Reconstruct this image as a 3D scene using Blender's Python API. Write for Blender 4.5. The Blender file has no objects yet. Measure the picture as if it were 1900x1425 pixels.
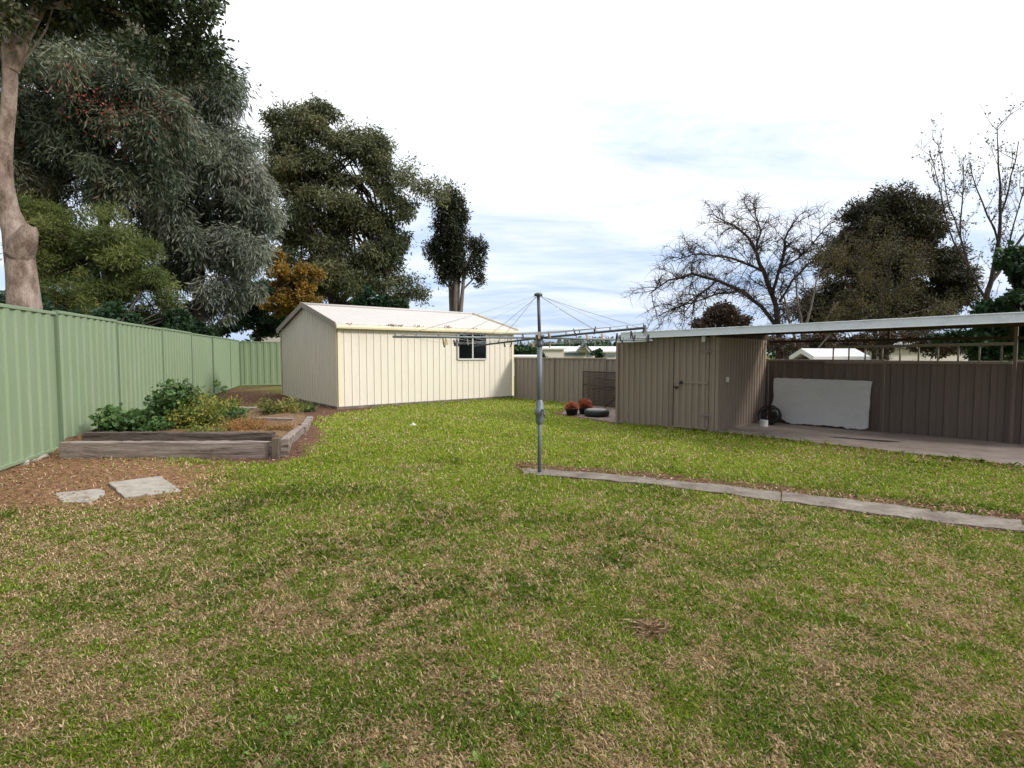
import bpy, math, random
import numpy as np
from mathutils import Vector

random.seed(7)
RS = np.random.RandomState(11)
C = bpy.context.scene.collection
scene = bpy.context.scene

# ------------------------------------------------------------------ camera model
CAM_H = 1.6
FPX = 1027.0
PITCH = math.radians(3.09)
cp, sp = math.cos(PITCH), math.sin(PITCH)


def ray(px, py):
    u = (px - 950.0) / FPX
    v = (712.5 - py) / FPX
    return np.array([u, cp + v * sp, -sp + v * cp])


def G(px, py, z=0.0):
    """point of the real place at height z that the photo shows at px, py"""
    d = ray(px, py)
    t = (z - CAM_H) / d[2]
    return np.array([d[0] * t, d[1] * t, z])


def at(px, py, Y):
    d = ray(px, py)
    t = Y / d[1]
    return np.array([d[0] * t, Y, CAM_H + d[2] * t])


# ------------------------------------------------------------------ noise in numpy
def _hash(ix, iy, seed):
    h = (ix.astype(np.int64) * 374761393 + iy.astype(np.int64) * 668265263 + seed * 1442695041) & 0x7fffffff
    h = ((h ^ (h >> 13)) * 1274126177) & 0x7fffffff
    return ((h ^ (h >> 16)) & 0xffff) / 65535.0


def vnoise(x, y, seed=0):
    x = np.asarray(x, float); y = np.asarray(y, float)
    ix = np.floor(x); iy = np.floor(y)
    fx = x - ix; fy = y - iy
    fx = fx * fx * (3 - 2 * fx); fy = fy * fy * (3 - 2 * fy)
    a = _hash(ix, iy, seed); b = _hash(ix + 1, iy, seed)
    c = _hash(ix, iy + 1, seed); d = _hash(ix + 1, iy + 1, seed)
    return (a * (1 - fx) + b * fx) * (1 - fy) + (c * (1 - fx) + d * fx) * fy


def fbm(x, y, seed=0, o=4):
    s = 0; a = .5; n = 0
    for i in range(o):
        s = s + a * vnoise(x * 2 ** i + 17.3 * i, y * 2 ** i - 9.1 * i, seed + i)
        n += a; a *= .55
    return s / n


def sstep(a, b, x):
    t = np.clip((x - a) / (b - a), 0, 1)
    return t * t * (3 - 2 * t)


def sdf_poly(x, y, poly):
    """negative inside"""
    x = np.asarray(x, float); y = np.asarray(y, float)
    d = np.full(x.shape, 1e9); inside = np.zeros(x.shape, bool)
    n = len(poly)
    for i in range(n):
        x0, y0 = poly[i][:2]; x1, y1 = poly[(i + 1) % n][:2]
        ex, ey = x1 - x0, y1 - y0
        t = np.clip(((x - x0) * ex + (y - y0) * ey) / (ex * ex + ey * ey + 1e-12), 0, 1)
        d = np.minimum(d, np.hypot(x - x0 - t * ex, y - y0 - t * ey))
        cond = ((y0 > y) != (y1 > y))
        with np.errstate(divide='ignore', invalid='ignore'):
            xi = (x1 - x0) * (y - y0) / ((y1 - y0) if y1 != y0 else 1e-12) + x0
        inside ^= cond & (x < xi)
    return np.where(inside, -d, d)


# ------------------------------------------------------------------ materials
MATS = {}


def new_mat(name):
    m = bpy.data.materials.new(name); m.use_nodes = True
    nt = m.node_tree
    b = nt.nodes['Principled BSDF']
    return m, nt, b


def col4(c):
    return (c[0], c[1], c[2], 1.0)


def N(nt, t, **kw):
    n = nt.nodes.new(t)
    for k, v in kw.items():
        setattr(n, k, v)
    return n


def mixc(nt, fac, a, b, blend='MIX'):
    n = N(nt, 'ShaderNodeMix', data_type='RGBA', blend_type=blend)
    for sock, val in ((n.inputs[0], fac), (n.inputs[6], a), (n.inputs[7], b)):
        if hasattr(val, 'links') or hasattr(val, 'is_output'):
            nt.links.new(val, sock)
        else:
            sock.default_value = val if isinstance(val, float) else col4(val)
    return n.outputs[2]


def noise(nt, scale, detail=4, rough=.6, vec=None, stretch=None):
    if vec is None:
        vec = N(nt, 'ShaderNodeNewGeometry').outputs['Position']
    if stretch:
        mp = N(nt, 'ShaderNodeMapping'); mp.inputs['Scale'].default_value = stretch
        nt.links.new(vec, mp.inputs[0]); vec = mp.outputs[0]
    n = N(nt, 'ShaderNodeTexNoise')
    n.inputs['Scale'].default_value = scale; n.inputs['Detail'].default_value = detail
    n.inputs['Roughness'].default_value = rough
    nt.links.new(vec, n.inputs['Vector'])
    return n.outputs['Fac']


def ramp(nt, src, stops):
    r = N(nt, 'ShaderNodeValToRGB')
    e = r.color_ramp.elements
    while len(e) < len(stops):
        e.new(.5)
    for i, (p, c) in enumerate(stops):
        e[i].position = p
        e[i].color = col4(c) if hasattr(c, '__len__') else (c, c, c, 1)
    nt.links.new(src, r.inputs[0])
    return r.outputs[0]


def bump(nt, b, h, strength=.3, dist=.01):
    n = N(nt, 'ShaderNodeBump'); n.inputs['Strength'].default_value = strength
    n.inputs['Distance'].default_value = dist
    nt.links.new(h, n.inputs['Height']); nt.links.new(n.outputs[0], b.inputs['Normal'])


def paint(name, c, rough=.5, metal=0., var=.12, stain=None, stain_amt=.35, spec=.4, streak=(6, 6, .7), bmp=.05):
    """painted sheet metal: slow tone drift, vertical weather streaks, fine speckle"""
    if name in MATS: return MATS[name]
    m, nt, b = new_mat(name)
    lo = tuple(x * (1 - var) for x in c); hi = tuple(min(1, x * (1 + var)) for x in c)
    base = mixc(nt, noise(nt, .8, 3), lo, hi)
    if stain:
        f = ramp(nt, noise(nt, 1.6, 6, .7, stretch=streak), [(.5, 0), (.75, stain_amt)])
        base = mixc(nt, f, base, stain)
    sp_ = ramp(nt, noise(nt, 60, 3, .7), [(.3, .86), (.7, 1.06)])
    base = mixc(nt, 1.0, base, sp_, 'MULTIPLY')
    nt.links.new(base, b.inputs['Base Color'])
    rr = ramp(nt, noise(nt, 3, 4), [(.3, rough * .85), (.7, min(1, rough * 1.2))])
    nt.links.new(rr, b.inputs['Roughness'])
    b.inputs['Metallic'].default_value = metal
    b.inputs['Specular IOR Level'].default_value = spec
    if bmp: bump(nt, b, noise(nt, 14, 3), bmp, .02)
    MATS[name] = m
    return m


def rough_mat(name, stops, scale=8, rough=.9, bstr=.5, bscale=40, bdist=.01, stretch=None, detail=7):
    """soil, stone, timber, bark: ramped noise with relief"""
    if name in MATS: return MATS[name]
    m, nt, b = new_mat(name)
    n1 = noise(nt, scale, detail, .65, stretch=stretch)
    c = ramp(nt, n1, stops)
    c2 = ramp(nt, noise(nt, scale * 9, 4, .7, stretch=stretch), [(.25, .7), (.75, 1.2)])
    nt.links.new(mixc(nt, 1.0, c, c2, 'MULTIPLY'), b.inputs['Base Color'])
    b.inputs['Roughness'].default_value = rough
    b.inputs['Specular IOR Level'].default_value = .2
    bump(nt, b, noise(nt, bscale, 6, .7, stretch=stretch), bstr, bdist)
    MATS[name] = m
    return m


def leaf_mat(name, stops, trans=.3, rough=.55, attr='rnd', spec=.35):
    if name in MATS: return MATS[name]
    m, nt, b = new_mat(name)
    a = N(nt, 'ShaderNodeAttribute', attribute_name=attr)
    c = ramp(nt, a.outputs['Fac'], stops)
    nt.links.new(c, b.inputs['Base Color'])
    b.inputs['Roughness'].default_value = rough
    b.inputs['Specular IOR Level'].default_value = spec
    tr = N(nt, 'ShaderNodeBsdfTranslucent')
    nt.links.new(mixc(nt, 1.0, c, (1.1, 1.15, .75), 'MULTIPLY'), tr.inputs[0])
    mx = N(nt, 'ShaderNodeMixShader'); mx.inputs[0].default_value = trans
    nt.links.new(b.outputs[0], mx.inputs[1]); nt.links.new(tr.outputs[0], mx.inputs[2])
    nt.links.new(mx.outputs[0], nt.nodes['Material Output'].inputs[0])
    MATS[name] = m
    return m


# ------------------------------------------------------------------ object helpers
def tag(o, label=None, cat=None, group=None, kind=None):
    if label: o['label'] = label
    if cat: o['category'] = cat
    if group: o['group'] = group
    if kind: o['kind'] = kind
    return o


def thing(name, loc, label, cat, group=None):
    o = bpy.data.objects.new(name, None); C.objects.link(o)
    o.location = [float(v) for v in loc]; o.empty_display_size = .2
    return tag(o, label, cat, group)


def root_loc(p):
    while p is not None and p.parent is not None: p = p.parent
    return np.array(p.location) if p is not None else np.zeros(3)


def link_mesh(name, me, m, parent):
    o = bpy.data.objects.new(name, me); C.objects.link(o)
    if m is not None: me.materials.append(m)
    if parent is not None: o.parent = parent
    return o


def np_mesh(name, V, k, m, parent=None, attrs=None):
    """V: (n*k,3) vertices of n separate k-gons"""
    V = np.asarray(V, np.float32).reshape(-1, 3) - root_loc(parent).astype(np.float32)
    n = len(V) // k
    me = bpy.data.meshes.new(name)
    me.vertices.add(len(V)); me.loops.add(len(V)); me.polygons.add(n)
    me.vertices.foreach_set('co', V.ravel())
    me.loops.foreach_set('vertex_index', np.arange(len(V), dtype=np.int32))
    me.polygons.foreach_set('loop_start', np.arange(0, len(V), k, dtype=np.int32))
    me.update(calc_edges=True)
    for nm, val in (attrs or {}).items():
        a = me.attributes.new(nm, 'FLOAT', 'POINT')
        a.data.foreach_set('value', np.asarray(val, np.float32))
    return link_mesh(name, me, m, parent)


class MB:
    def __init__(s): s.v = []; s.f = []; s.sm = []

    def add(s, vs, fs, smooth=False):
        o = len(s.v)
        s.v.extend([tuple(float(c) for c in p) for p in vs])
        for f in fs:
            s.f.append(tuple(i + o for i in f)); s.sm.append(smooth)
        return s

    def box(s, c, size, rz=0, ax=None, bev=0.0):
        """oriented box: ax = 3 unit axes, or rotation about z"""
        if ax is None:
            ca, sa = math.cos(rz), math.sin(rz)
            ax = (np.array([ca, sa, 0]), np.array([-sa, ca, 0]), np.array([0, 0, 1.]))
        c = np.asarray(c, float); h = [x / 2 for x in size]
        b = min(bev, min(h) * .9)
        if b <= 0:
            vs = [c + ax[0] * x * h[0] + ax[1] * y * h[1] + ax[2] * z * h[2] for z in (-1, 1) for y in (-1, 1) for x in (-1, 1)]
            fs = [(0, 2, 3, 1), (4, 5, 7, 6), (0, 1, 5, 4), (2, 6, 7, 3), (0, 4, 6, 2), (1, 3, 7, 5)]
            return s.add(vs, fs)
        bm = __import__('bmesh').new()
        import bmesh
        bmesh.ops.create_cube(bm, size=1)
        for v in bm.verts:
            v.co = Vector((v.co.x * size[0], v.co.y * size[1], v.co.z * size[2]))
        bmesh.ops.bevel(bm, geom=bm.edges[:], offset=b, segments=2, affect='EDGES', profile=.5)
        bm.verts.index_update()
        vs = [c + ax[0] * v.co.x + ax[1] * v.co.y + ax[2] * v.co.z for v in bm.verts]
        fs = [tuple(v.index for v in f.verts) for f in bm.faces]
        bm.free()
        return s.add(vs, fs)

    def bar(s, a, b, w, t, up=(0, 0, 1), bev=0.0):
        """box running from a to b, w across (horizontal), t along up"""
        a = np.asarray(a, float); b = np.asarray(b, float)
        x = b - a; L = np.linalg.norm(x); x = x / L
        up = np.asarray(up, float); y = np.cross(up, x); y /= np.linalg.norm(y); z = np.cross(x, y)
        return s.box((a + b) / 2, (L, w, t), ax=(x, y, z), bev=bev)

    def tube(s, pts, rad, n=8, cap=True, smooth=True):
        pts = [np.asarray(p, float) for p in pts]
        k = len(pts)
        if not hasattr(rad, '__len__'): rad = [rad] * k
        vs = []; ref = None
        for i, p in enumerate(pts):
            t = pts[min(i + 1, k - 1)] - pts[max(i - 1, 0)]
            t = t / (np.linalg.norm(t) + 1e-9)
            if ref is None:
                ref = np.cross(t, (0, 0, 1) if abs(t[2]) < .9 else (1, 0, 0))
            ref = ref - t * np.dot(ref, t); ref /= (np.linalg.norm(ref) + 1e-9)
            w = np.cross(t, ref)
            for j in range(n):
                a = 2 * math.pi * j / n
                vs.append(p + (ref * math.cos(a) + w * math.sin(a)) * rad[i])
        fs = [(i * n + j, i * n + (j + 1) % n, (i + 1) * n + (j + 1) % n, (i + 1) * n + j) for i in range(k - 1) for j in range(n)]
        s.add(vs, fs, smooth)
        if cap:
            o = len(s.v) - k * n
            s.f.append(tuple(o + j for j in reversed(range(n)))); s.sm.append(False)
            s.f.append(tuple(o + (k - 1) * n + j for j in range(n))); s.sm.append(False)
        return s

    def lathe(s, c, prof, n=20, ax=None):
        """prof: (r, z) pairs"""
        c = np.asarray(c, float)
        if ax is None: ax = (np.array([1., 0, 0]), np.array([0, 1., 0]), np.array([0, 0, 1.]))
        vs = [c + ax[0] * r * math.cos(2 * math.pi * j / n) + ax[1] * r * math.sin(2 * math.pi * j / n) + ax[2] * z for r, z in prof for j in range(n)]
        k = len(prof)
        fs = [(i * n + j, i * n + (j + 1) % n, (i + 1) * n + (j + 1) % n, (i + 1) * n + j) for i in range(k - 1) for j in range(n)]
        return s.add(vs, fs, True)

    def ribbed(s, A, B, z0, ztop, P, prof, nrm, kinks=()):
        """corrugated sheet standing on A-B, prof: (fraction of period, offset along nrm)"""
        A = np.asarray(A, float)[:2]; B = np.asarray(B, float)[:2]
        L = np.linalg.norm(B - A); u = (B - A) / L; nrm = np.asarray(nrm, float)[:2]
        ss = []; k = 0
        while k * P < L:
            for f, d in prof:
                x = (k + f) * P
                if x <= L: ss.append((x, d))
            k += 1
        for kx in kinks:
            ss.append((kx, 0))
        ss.append((L, ss[-1][1])); ss.sort(key=lambda q: q[0])
        vs = []
        for x, d in ss:
            p = A + u * x + nrm * d
            z1 = ztop(x) if callable(ztop) else ztop
            zz = z0(x) if callable(z0) else z0
            vs += [(p[0], p[1], zz), (p[0], p[1], z1)]
        fs = [(2 * i, 2 * i + 2, 2 * i + 3, 2 * i + 1) for i in range(len(ss) - 1) if ss[i + 1][0] - ss[i][0] > 1e-6]
        return s.add(vs, fs)

    def build(s, name, m, parent=None, kind=None):
        off = root_loc(parent)
        me = bpy.data.meshes.new(name)
        V = np.array(s.v) - off
        me.from_pydata(V.tolist(), [], s.f)
        me.polygons.foreach_set('use_smooth', s.sm)
        me.update()
        o = link_mesh(name, me, m, parent)
        if kind: o['kind'] = kind
        return o


def unit(v):
    v = np.asarray(v, float); return v / (np.linalg.norm(v) + 1e-12)


def v3(p, z): return np.array([p[0], p[1], z])


# ------------------------------------------------------------------ world, sun, camera
SUN = unit((.82, -.43, .50))
w = bpy.data.worlds.new('World'); scene.world = w; w.use_nodes = True
nt = w.node_tree
bg = nt.nodes['Background']
sky = N(nt, 'ShaderNodeTexSky', sky_type='NISHITA')
sky.sun_disc = False
sky.sun_elevation = math.asin(SUN[2]); sky.sun_rotation = math.atan2(SUN[0], SUN[1])
sky.air_density = 1.2; sky.dust_density = 1.5; sky.ozone_density = 1.5
tc = N(nt, 'ShaderNodeTexCoord')
sep = N(nt, 'ShaderNodeSeparateXYZ'); nt.links.new(tc.outputs['Generated'], sep.inputs[0])


def M_(op, a, b=None, clamp=False):
    n = N(nt, 'ShaderNodeMath', operation=op, use_clamp=clamp)
    for i, v in enumerate((a, b)):
        if v is None: continue
        if isinstance(v, (int, float)): n.inputs[i].default_value = v
        else: nt.links.new(v, n.inputs[i])
    return n.outputs[0]


zc = M_('MAXIMUM', sep.outputs[2], 0.0)
den = M_('ADD', zc, .16)
cx = M_('DIVIDE', sep.outputs[0], den); cy = M_('DIVIDE', sep.outputs[1], den)
comb = N(nt, 'ShaderNodeCombineXYZ'); nt.links.new(cx, comb.inputs[0]); nt.links.new(cy, comb.inputs[1])
mp = N(nt, 'ShaderNodeMapping'); nt.links.new(comb.outputs[0], mp.inputs[0])
mp.inputs['Rotation'].default_value = (0, 0, .35); mp.inputs['Scale'].default_value = (.55, 1.25, 1)
mp.inputs['Location'].default_value = (.4, 1.3, 0)
cn = N(nt, 'ShaderNodeTexNoise'); nt.links.new(mp.outputs[0], cn.inputs['Vector'])
cn.inputs['Scale'].default_value = 1.6; cn.inputs['Detail'].default_value = 9; cn.inputs['Roughness'].default_value = .62
cn.inputs['Distortion'].default_value = .5
mask_in = M_('ADD', cn.outputs['Fac'], M_('MULTIPLY', zc, .88))
mask = N(nt, 'ShaderNodeValToRGB'); nt.links.new(mask_in, mask.inputs[0])
mask.color_ramp.elements[0].position = .47; mask.color_ramp.elements[0].color = (.12, .12, .12, 1)
mask.color_ramp.elements[1].position = .82; mask.color_ramp.elements[1].color = (1, 1, 1, 1)
SKY_STRENGTH = .12
# cloud tone: bright white with faint grey bellies
cn2 = N(nt, 'ShaderNodeTexNoise'); nt.links.new(mp.outputs[0], cn2.inputs['Vector'])
cn2.inputs['Scale'].default_value = .9; cn2.inputs['Detail'].default_value = 5
cloud = N(nt, 'ShaderNodeValToRGB'); nt.links.new(cn2.outputs['Fac'], cloud.inputs[0])
cloud.color_ramp.elements[0].position = .36; cloud.color_ramp.elements[0].color = (.86, .92, 1.0, 1)
cloud.color_ramp.elements[1].position = .62; cloud.color_ramp.elements[1].color = (1., 1., 1., 1)
gain = N(nt, 'ShaderNodeVectorMath', operation='SCALE'); nt.links.new(cloud.outputs[0], gain.inputs[0])
dirf = M_('ADD', M_('MULTIPLY', sep.outputs[0], .62), M_('MULTIPLY', sep.outputs[1], .78))
mr = N(nt, 'ShaderNodeMapRange', interpolation_type='SMOOTHSTEP'); nt.links.new(dirf, mr.inputs[0])
mr.inputs[1].default_value = -.75; mr.inputs[2].default_value = .45; mr.inputs[3].default_value = .40; mr.inputs[4].default_value = 1.0  # unseen sky behind the camera dimmed to darken carport and shed fronts
nt.links.new(M_('MULTIPLY', mr.outputs[0], M_('MULTIPLY', M_('ADD', M_('ADD', M_('MULTIPLY', zc, .30), M_('MULTIPLY', M_('POWER', zc, 4.0), 2.0)), .88), 9.4)), gain.inputs['Scale'])
mx = N(nt, 'ShaderNodeMix', data_type='RGBA')
nt.links.new(mask.outputs[0], mx.inputs[0]); sk = N(nt, 'ShaderNodeMix', data_type='RGBA'); sk.inputs[0].default_value = .72; nt.links.new(sky.outputs[0], sk.inputs[6]); sk.inputs[7].default_value = (3.7, 5.3, 8.5, 1); nt.links.new(sk.outputs[2], mx.inputs[6]); nt.links.new(gain.outputs[0], mx.inputs[7])
nt.links.new(mx.outputs[2], bg.inputs['Color'])
bg.inputs['Strength'].default_value = SKY_STRENGTH

sd = bpy.data.lights.new('sun', 'SUN'); sd.energy = 2.3; sd.angle = math.radians(9); sd.color = (1, .95, .87)
so = bpy.data.objects.new('sun', sd); C.objects.link(so)
so.rotation_euler = Vector(SUN).to_track_quat('Z', 'Y').to_euler(); so.location = (10, -10, 20)

cd = bpy.data.cameras.new('camera'); co = bpy.data.objects.new('camera', cd); C.objects.link(co)
cd.sensor_width = 36; cd.lens = 36 * FPX / 1900; cd.clip_end = 3000; cd.clip_start = .05
co.location = (0, 0, CAM_H); co.rotation_euler = (math.pi / 2 - PITCH, 0, 0)
scene.camera = co
vs_ = scene.view_settings
vs_.view_transform = 'Standard'; vs_.look = 'None'; vs_.exposure = 0.22; vs_.gamma = 1
scene.cycles.max_bounces = 6; scene.cycles.diffuse_bounces = 3; scene.cycles.transmission_bounces = 3
scene.cycles.use_denoising = True

# ------------------------------------------------------------------ key places on the ground
S0 = G(628, 759.5)[:2]; S1 = G(952, 737.6)[:2]                # cream garage front corners
SL = unit(S1 - S0); S3 = np.array([-.4163 * 20.4, 20.4]); S2 = S3 + (S1 - S0)
FL0 = G(108, 839)[:2]; FL1 = G(443, 717.5)[:2]; FD = unit(FL1 - FL0)   # green fence line
BF0 = G(1060, 748)[:2]; BF1 = G(1881, 825.5)[:2]; BD = unit(BF1 - BF0)  # brown fence line
BN = np.array([BD[1], -BD[0]]);
if BN @ np.array([0, -1]) < 0: BN = -BN
H0 = G(1147, 785)[:2]; H1 = G(1328, 803)[:2]; HD = unit(H1 - H0)        # brown garden shed front
HN = np.array([HD[1], -HD[0]])
if HN @ np.array([0, -1]) < 0: HN = -HN


def line_px(P, D, px):
    k = (px - 950) / FPX * cp
    t = (k * P[1] - P[0]) / (D[0] - k * D[1])
    return P + D * t


PAD1 = line_px(G(1328, 803)[:2], unit(G(1900, 868)[:2] - G(1328, 803)[:2]), 2060)
POLE = G(1001, 878)
path_far = [G(968, 870), G(1010, 873), G(1200, 888), G(1450, 914), G(1700, 946), G(1900, 969), G(2100, 997)]
path_near = [G(972, 880), G(1005, 884), G(1200, 900), G(1450, 932), G(1700, 967), G(1900, 990), G(2100, 1018)]
path_poly = path_far + path_near[::-1]
dirt_poly = [G(*p) for p in ((-160, 880), (60, 846), (112, 838), (330, 851), (420, 862), (405, 885), (340, 925), (220, 945), (60, 958), (-200, 1000))]
mulch_poly = [G(*p) for p in ((300, 846), (500, 862), (560, 852), (592, 822), (585, 795), (622, 768), (700, 757), (628, 748), (520, 734), (443, 716), (380, 730), (110, 836))]
apron_poly = [G(*p) for p in ((1020, 768), (1150, 790), (1180, 770), (1148, 757), (1060, 752))]
pad_poly = [H1 - HN * 0.02, PAD1, PAD1 - BN * 3.2, H1 - HN * 3.0]
bed_poly = [G(112, 850), G(530, 846), at(572, 775, 11.4), at(590, 760, 14.5), at(470, 745, 15.5), at(290, 760, 14)]


def masks(x, y):
    n = fbm(x * 1.3, y * 1.3, 3) - .5
    n2 = fbm(x * 4, y * 4, 8) - .5
    dirt = 1 - sstep(-.6, .65, sdf_poly(x, y, dirt_poly) + n * 1.3 + n2 * .5)
    mulch = 1 - sstep(-.15, .2, sdf_poly(x, y, mulch_poly) + n * .5 + n2 * .3)
    # bare earth along the path, wider on its far side
    pf = np.array([p[:2] for p in path_poly])
    sd_ = sdf_poly(x, y, [p for p in path_poly])
    far = sdf_poly(x, y, [p for p in path_far] + [p + np.array([.10, .30, 0]) for p in path_far[::-1]])
    edge = np.maximum((1 - sstep(.0, .16, far + n2 * .30)), .8 * (1 - sstep(.0, .12, sd_ + n2 * .2)))
    apron = 1 - sstep(-.15, .1, sdf_poly(x, y, apron_poly) + n2 * .3)
    # dead grass: strong in the foreground and at the left, weaker far away
    near = 1 - sstep(2.5, 7.5, y)
    left = 1 - sstep(-6.0, -1.5, x + .35 * y - 2.0)
    dry = .5 + (fbm(x * .9 + 5, y * .9, 21, 3) - .5) * .5 + (fbm(x * 10, y * 10, 31, 4) - .5) * 1.05
    straw = sstep(.36, .86, dry + near * .17 + left * .20 - .12)
    edry = 1 - sstep(.3, 1.3, np.abs(y - (9.6 - .25 * (x - 1.5))) + n * 1.0)     # drier run in front of the carport
    straw = np.clip(straw + .45 * edry * (x > 1) * sstep(.4, .65, dry + .1), 0, 1)
    return dirt, mulch, edge, apron, straw


def terrain(x, y):
    z = .10 * np.exp(-(((x - S3[0]) / 1.6) ** 2 + ((y - S3[1] - .3) / 2.2) ** 2))
    z = z + (fbm(x * .7, y * .7, 40, 3) - .5) * .05 * sstep(1.5, 3, y) * (1 - sstep(25, 40, y))
    db = sdf_poly(x, y, bed_poly)
    z = z + .15 * np.exp(-(np.maximum(db, 0) / .30) ** 2) * sstep(8.5, 9.0, y) * (1 - sstep(12, 15, y))
    keep = sstep(0, .8, sdf_poly(x, y, path_poly)) * sstep(0, .8, sdf_poly(x, y, pad_poly))
    return z * np.maximum(keep, 0)


# ------------------------------------------------------------------ ground sheet
def axis(a, b, step, far):
    core = list(np.arange(a, b + 1e-6, step))
    out = []; d = step
    lo = a; hi = b; L = []; R = []
    while lo > -far:
        d *= 1.35; lo -= d; L.append(lo)
    d = step
    while hi < far:
        d *= 1.35; hi += d; R.append(hi)
    return np.array(L[::-1] + core + R)


gx = axis(-10, 9, .085, 1500); gy = axis(1.2, 17, .085, 1500)
XX, YY = np.meshgrid(gx, gy)
ZZ = terrain(XX, YY)
dirt, mulch, edge, apron, straw = masks(XX, YY)
me = bpy.data.meshes.new('ground')
nx, ny = len(gx), len(gy)
V = np.stack([XX, YY, ZZ], -1).reshape(-1, 3)
idx = np.arange(nx * ny).reshape(ny, nx)
F = np.stack([idx[:-1, :-1], idx[:-1, 1:], idx[1:, 1:], idx[1:, :-1]], -1).reshape(-1, 4)
me.vertices.add(len(V)); me.vertices.foreach_set('co', V.astype(np.float32).ravel())
me.loops.add(F.size); me.loops.foreach_set('vertex_index', F.astype(np.int32).ravel())
me.polygons.add(len(F)); me.polygons.foreach_set('loop_start', np.arange(0, F.size, 4, dtype=np.int32))
me.update(calc_edges=True)
me.polygons.foreach_set('use_smooth', np.ones(len(F), bool))
for nm, val in (('dirt', dirt), ('mulch', np.maximum(mulch, apron)), ('edge', edge), ('straw', straw)):
    a = me.attributes.new(nm, 'FLOAT', 'POINT'); a.data.foreach_set('value', val.astype(np.float32).ravel())
gm, nt_g, b = new_mat('lawn_ground')


def att(nt, n): return N(nt, 'ShaderNodeAttribute', attribute_name=n).outputs['Fac']


green = ramp(nt_g, noise(nt_g, 22, 6, .75), [(.25, (.045, .055, .010)), (.5, (.13, .15, .024)), (.75, (.26, .27, .055))])
strawc = ramp(nt_g, noise(nt_g, 30, 6, .75), [(.25, (.075, .048, .024)), (.5, (.19, .135, .07)), (.75, (.36, .27, .16))])
dirtc = ramp(nt_g, noise(nt_g, 14, 8, .75), [(.28, (.065, .032, .018)), (.47, (.22, .115, .058)), (.68, (.40, .24, .135)), (.85, (.24, .19, .07))])
mulc = ramp(nt_g, noise(nt_g, 40, 7, .75), [(.3, (.035, .017, .011)), (.5, (.13, .068, .043)), (.72, (.28, .17, .12))])
edgc = ramp(nt_g, noise(nt_g, 26, 7, .75), [(.3, (.045, .025, .018)), (.55, (.15, .08, .05)), (.8, (.30, .19, .12))])
c = mixc(nt_g, att(nt_g, 'straw'), green, strawc)
c = mixc(nt_g, att(nt_g, 'dirt'), c, dirtc)
c = mixc(nt_g, att(nt_g, 'mulch'), c, mulc)
c = mixc(nt_g, att(nt_g, 'edge'), c, edgc)
nt_g.links.new(c, b.inputs['Base Color']); b.inputs['Roughness'].default_value = 1; b.inputs['Specular IOR Level'].default_value = .1
bump(nt_g, b, noise(nt_g, 45, 8, .8), .9, .03)
tag(link_mesh('ground', me, gm, None), kind='structure')

# ------------------------------------------------------------------ grass blades (stuff)
shed_poly = [S0, S1, S2, S3]
hut_poly = [H0, H1, H1 - HN * 3, H0 - HN * 3]


def scatter(n, y0, y1, pw, spread=1.06):
    """positions thinning with distance"""
    u = RS.rand(n)
    if abs(pw - 1) < 1e-6: y = y0 * (y1 / y0) ** u
    else: y = (y0 ** (1 - pw) + u * (y1 ** (1 - pw) - y0 ** (1 - pw))) ** (1 / (1 - pw))
    x = (RS.rand(n) * 2 - 1) * (.93 * y * spread + (.5 if spread < 1.2 else 1.1))
    return x, y


gxs, gys = scatter(1250000, 1.7, 21.5, 1.15, 1.32)
D_, M__, E_, A_, S_ = masks(gxs, gys)
out = (sdf_poly(gxs, gys, path_poly) > -.05 + .16 * (fbm(gxs * 3, gys * 3, 91, 3) - .35)) & (sdf_poly(gxs, gys, pad_poly) > .01) & (sdf_poly(gxs, gys, shed_poly) > .06) & (sdf_poly(gxs, gys, hut_poly) > .01) & (sdf_poly(gxs, gys, bed_poly) > .02)
fence_side = ((gxs - FL0[0]) * FD[1] - (gys - FL0[1]) * FD[0]) > .05
bside = ((gxs - BF0[0]) * BN[0] + (gys - BF0[1]) * BN[1]) > .05
cover = 1 - np.clip(.95 * D_ + 1.0 * M__ + .88 * E_ + A_, 0, 1)
tuft = fbm(gxs * 6, gys * 6, 55, 3)
keep = out & fence_side & bside & (RS.rand(len(gxs)) < cover * (.45 + .9 * tuft) * (1 - .35 * S_))
gxs, gys, S_, tuft, D_ = gxs[keep], gys[keep], S_[keep], tuft[keep], D_[keep]
n = len(gxs)
gz = terrain(gxs, gys)
lod = np.clip(gys / 3.2, .8, 4.5)
ln = (.014 + .026 * RS.rand(n) ** 1.6) * (.75 + .6 * tuft) * np.clip(lod ** .35, .8, 1.5)
lush = sstep(.58, .8, fbm(gxs * 1.1 + 9, gys * 1.1 - 4, 77, 3) + .2 * (fbm(gxs * 5, gys * 5, 78, 3) - .5))
ln *= 1 + .6 * lush * (1 - S_)
near_wall = np.minimum.reduce([np.abs(sdf_poly(gxs, gys, q)) for q in (shed_poly, hut_poly, pad_poly, bed_poly)])
near_wall = np.minimum(near_wall, np.hypot(gxs - POLE[0], gys - POLE[1]))
ln *= 1 + 1.3 * np.exp(-(near_wall / .12) ** 2) * (.4 + .9 * RS.rand(n))
wd = (.0015 + .0017 * RS.rand(n)) * lod
ang = RS.rand(n) * 2 * np.pi
lean = .45 + 1.15 * RS.rand(n) + .35 * S_
dx, dy = np.cos(ang), np.sin(ang)
base = np.stack([gxs, gys, gz - .003], -1)
side = np.stack([-dy, dx, np.zeros(n)], -1) * wd[:, None]
mid = base + np.stack([dx * np.sin(lean * .5), dy * np.sin(lean * .5), np.cos(lean * .5)], -1) * (ln * .55)[:, None]
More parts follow.
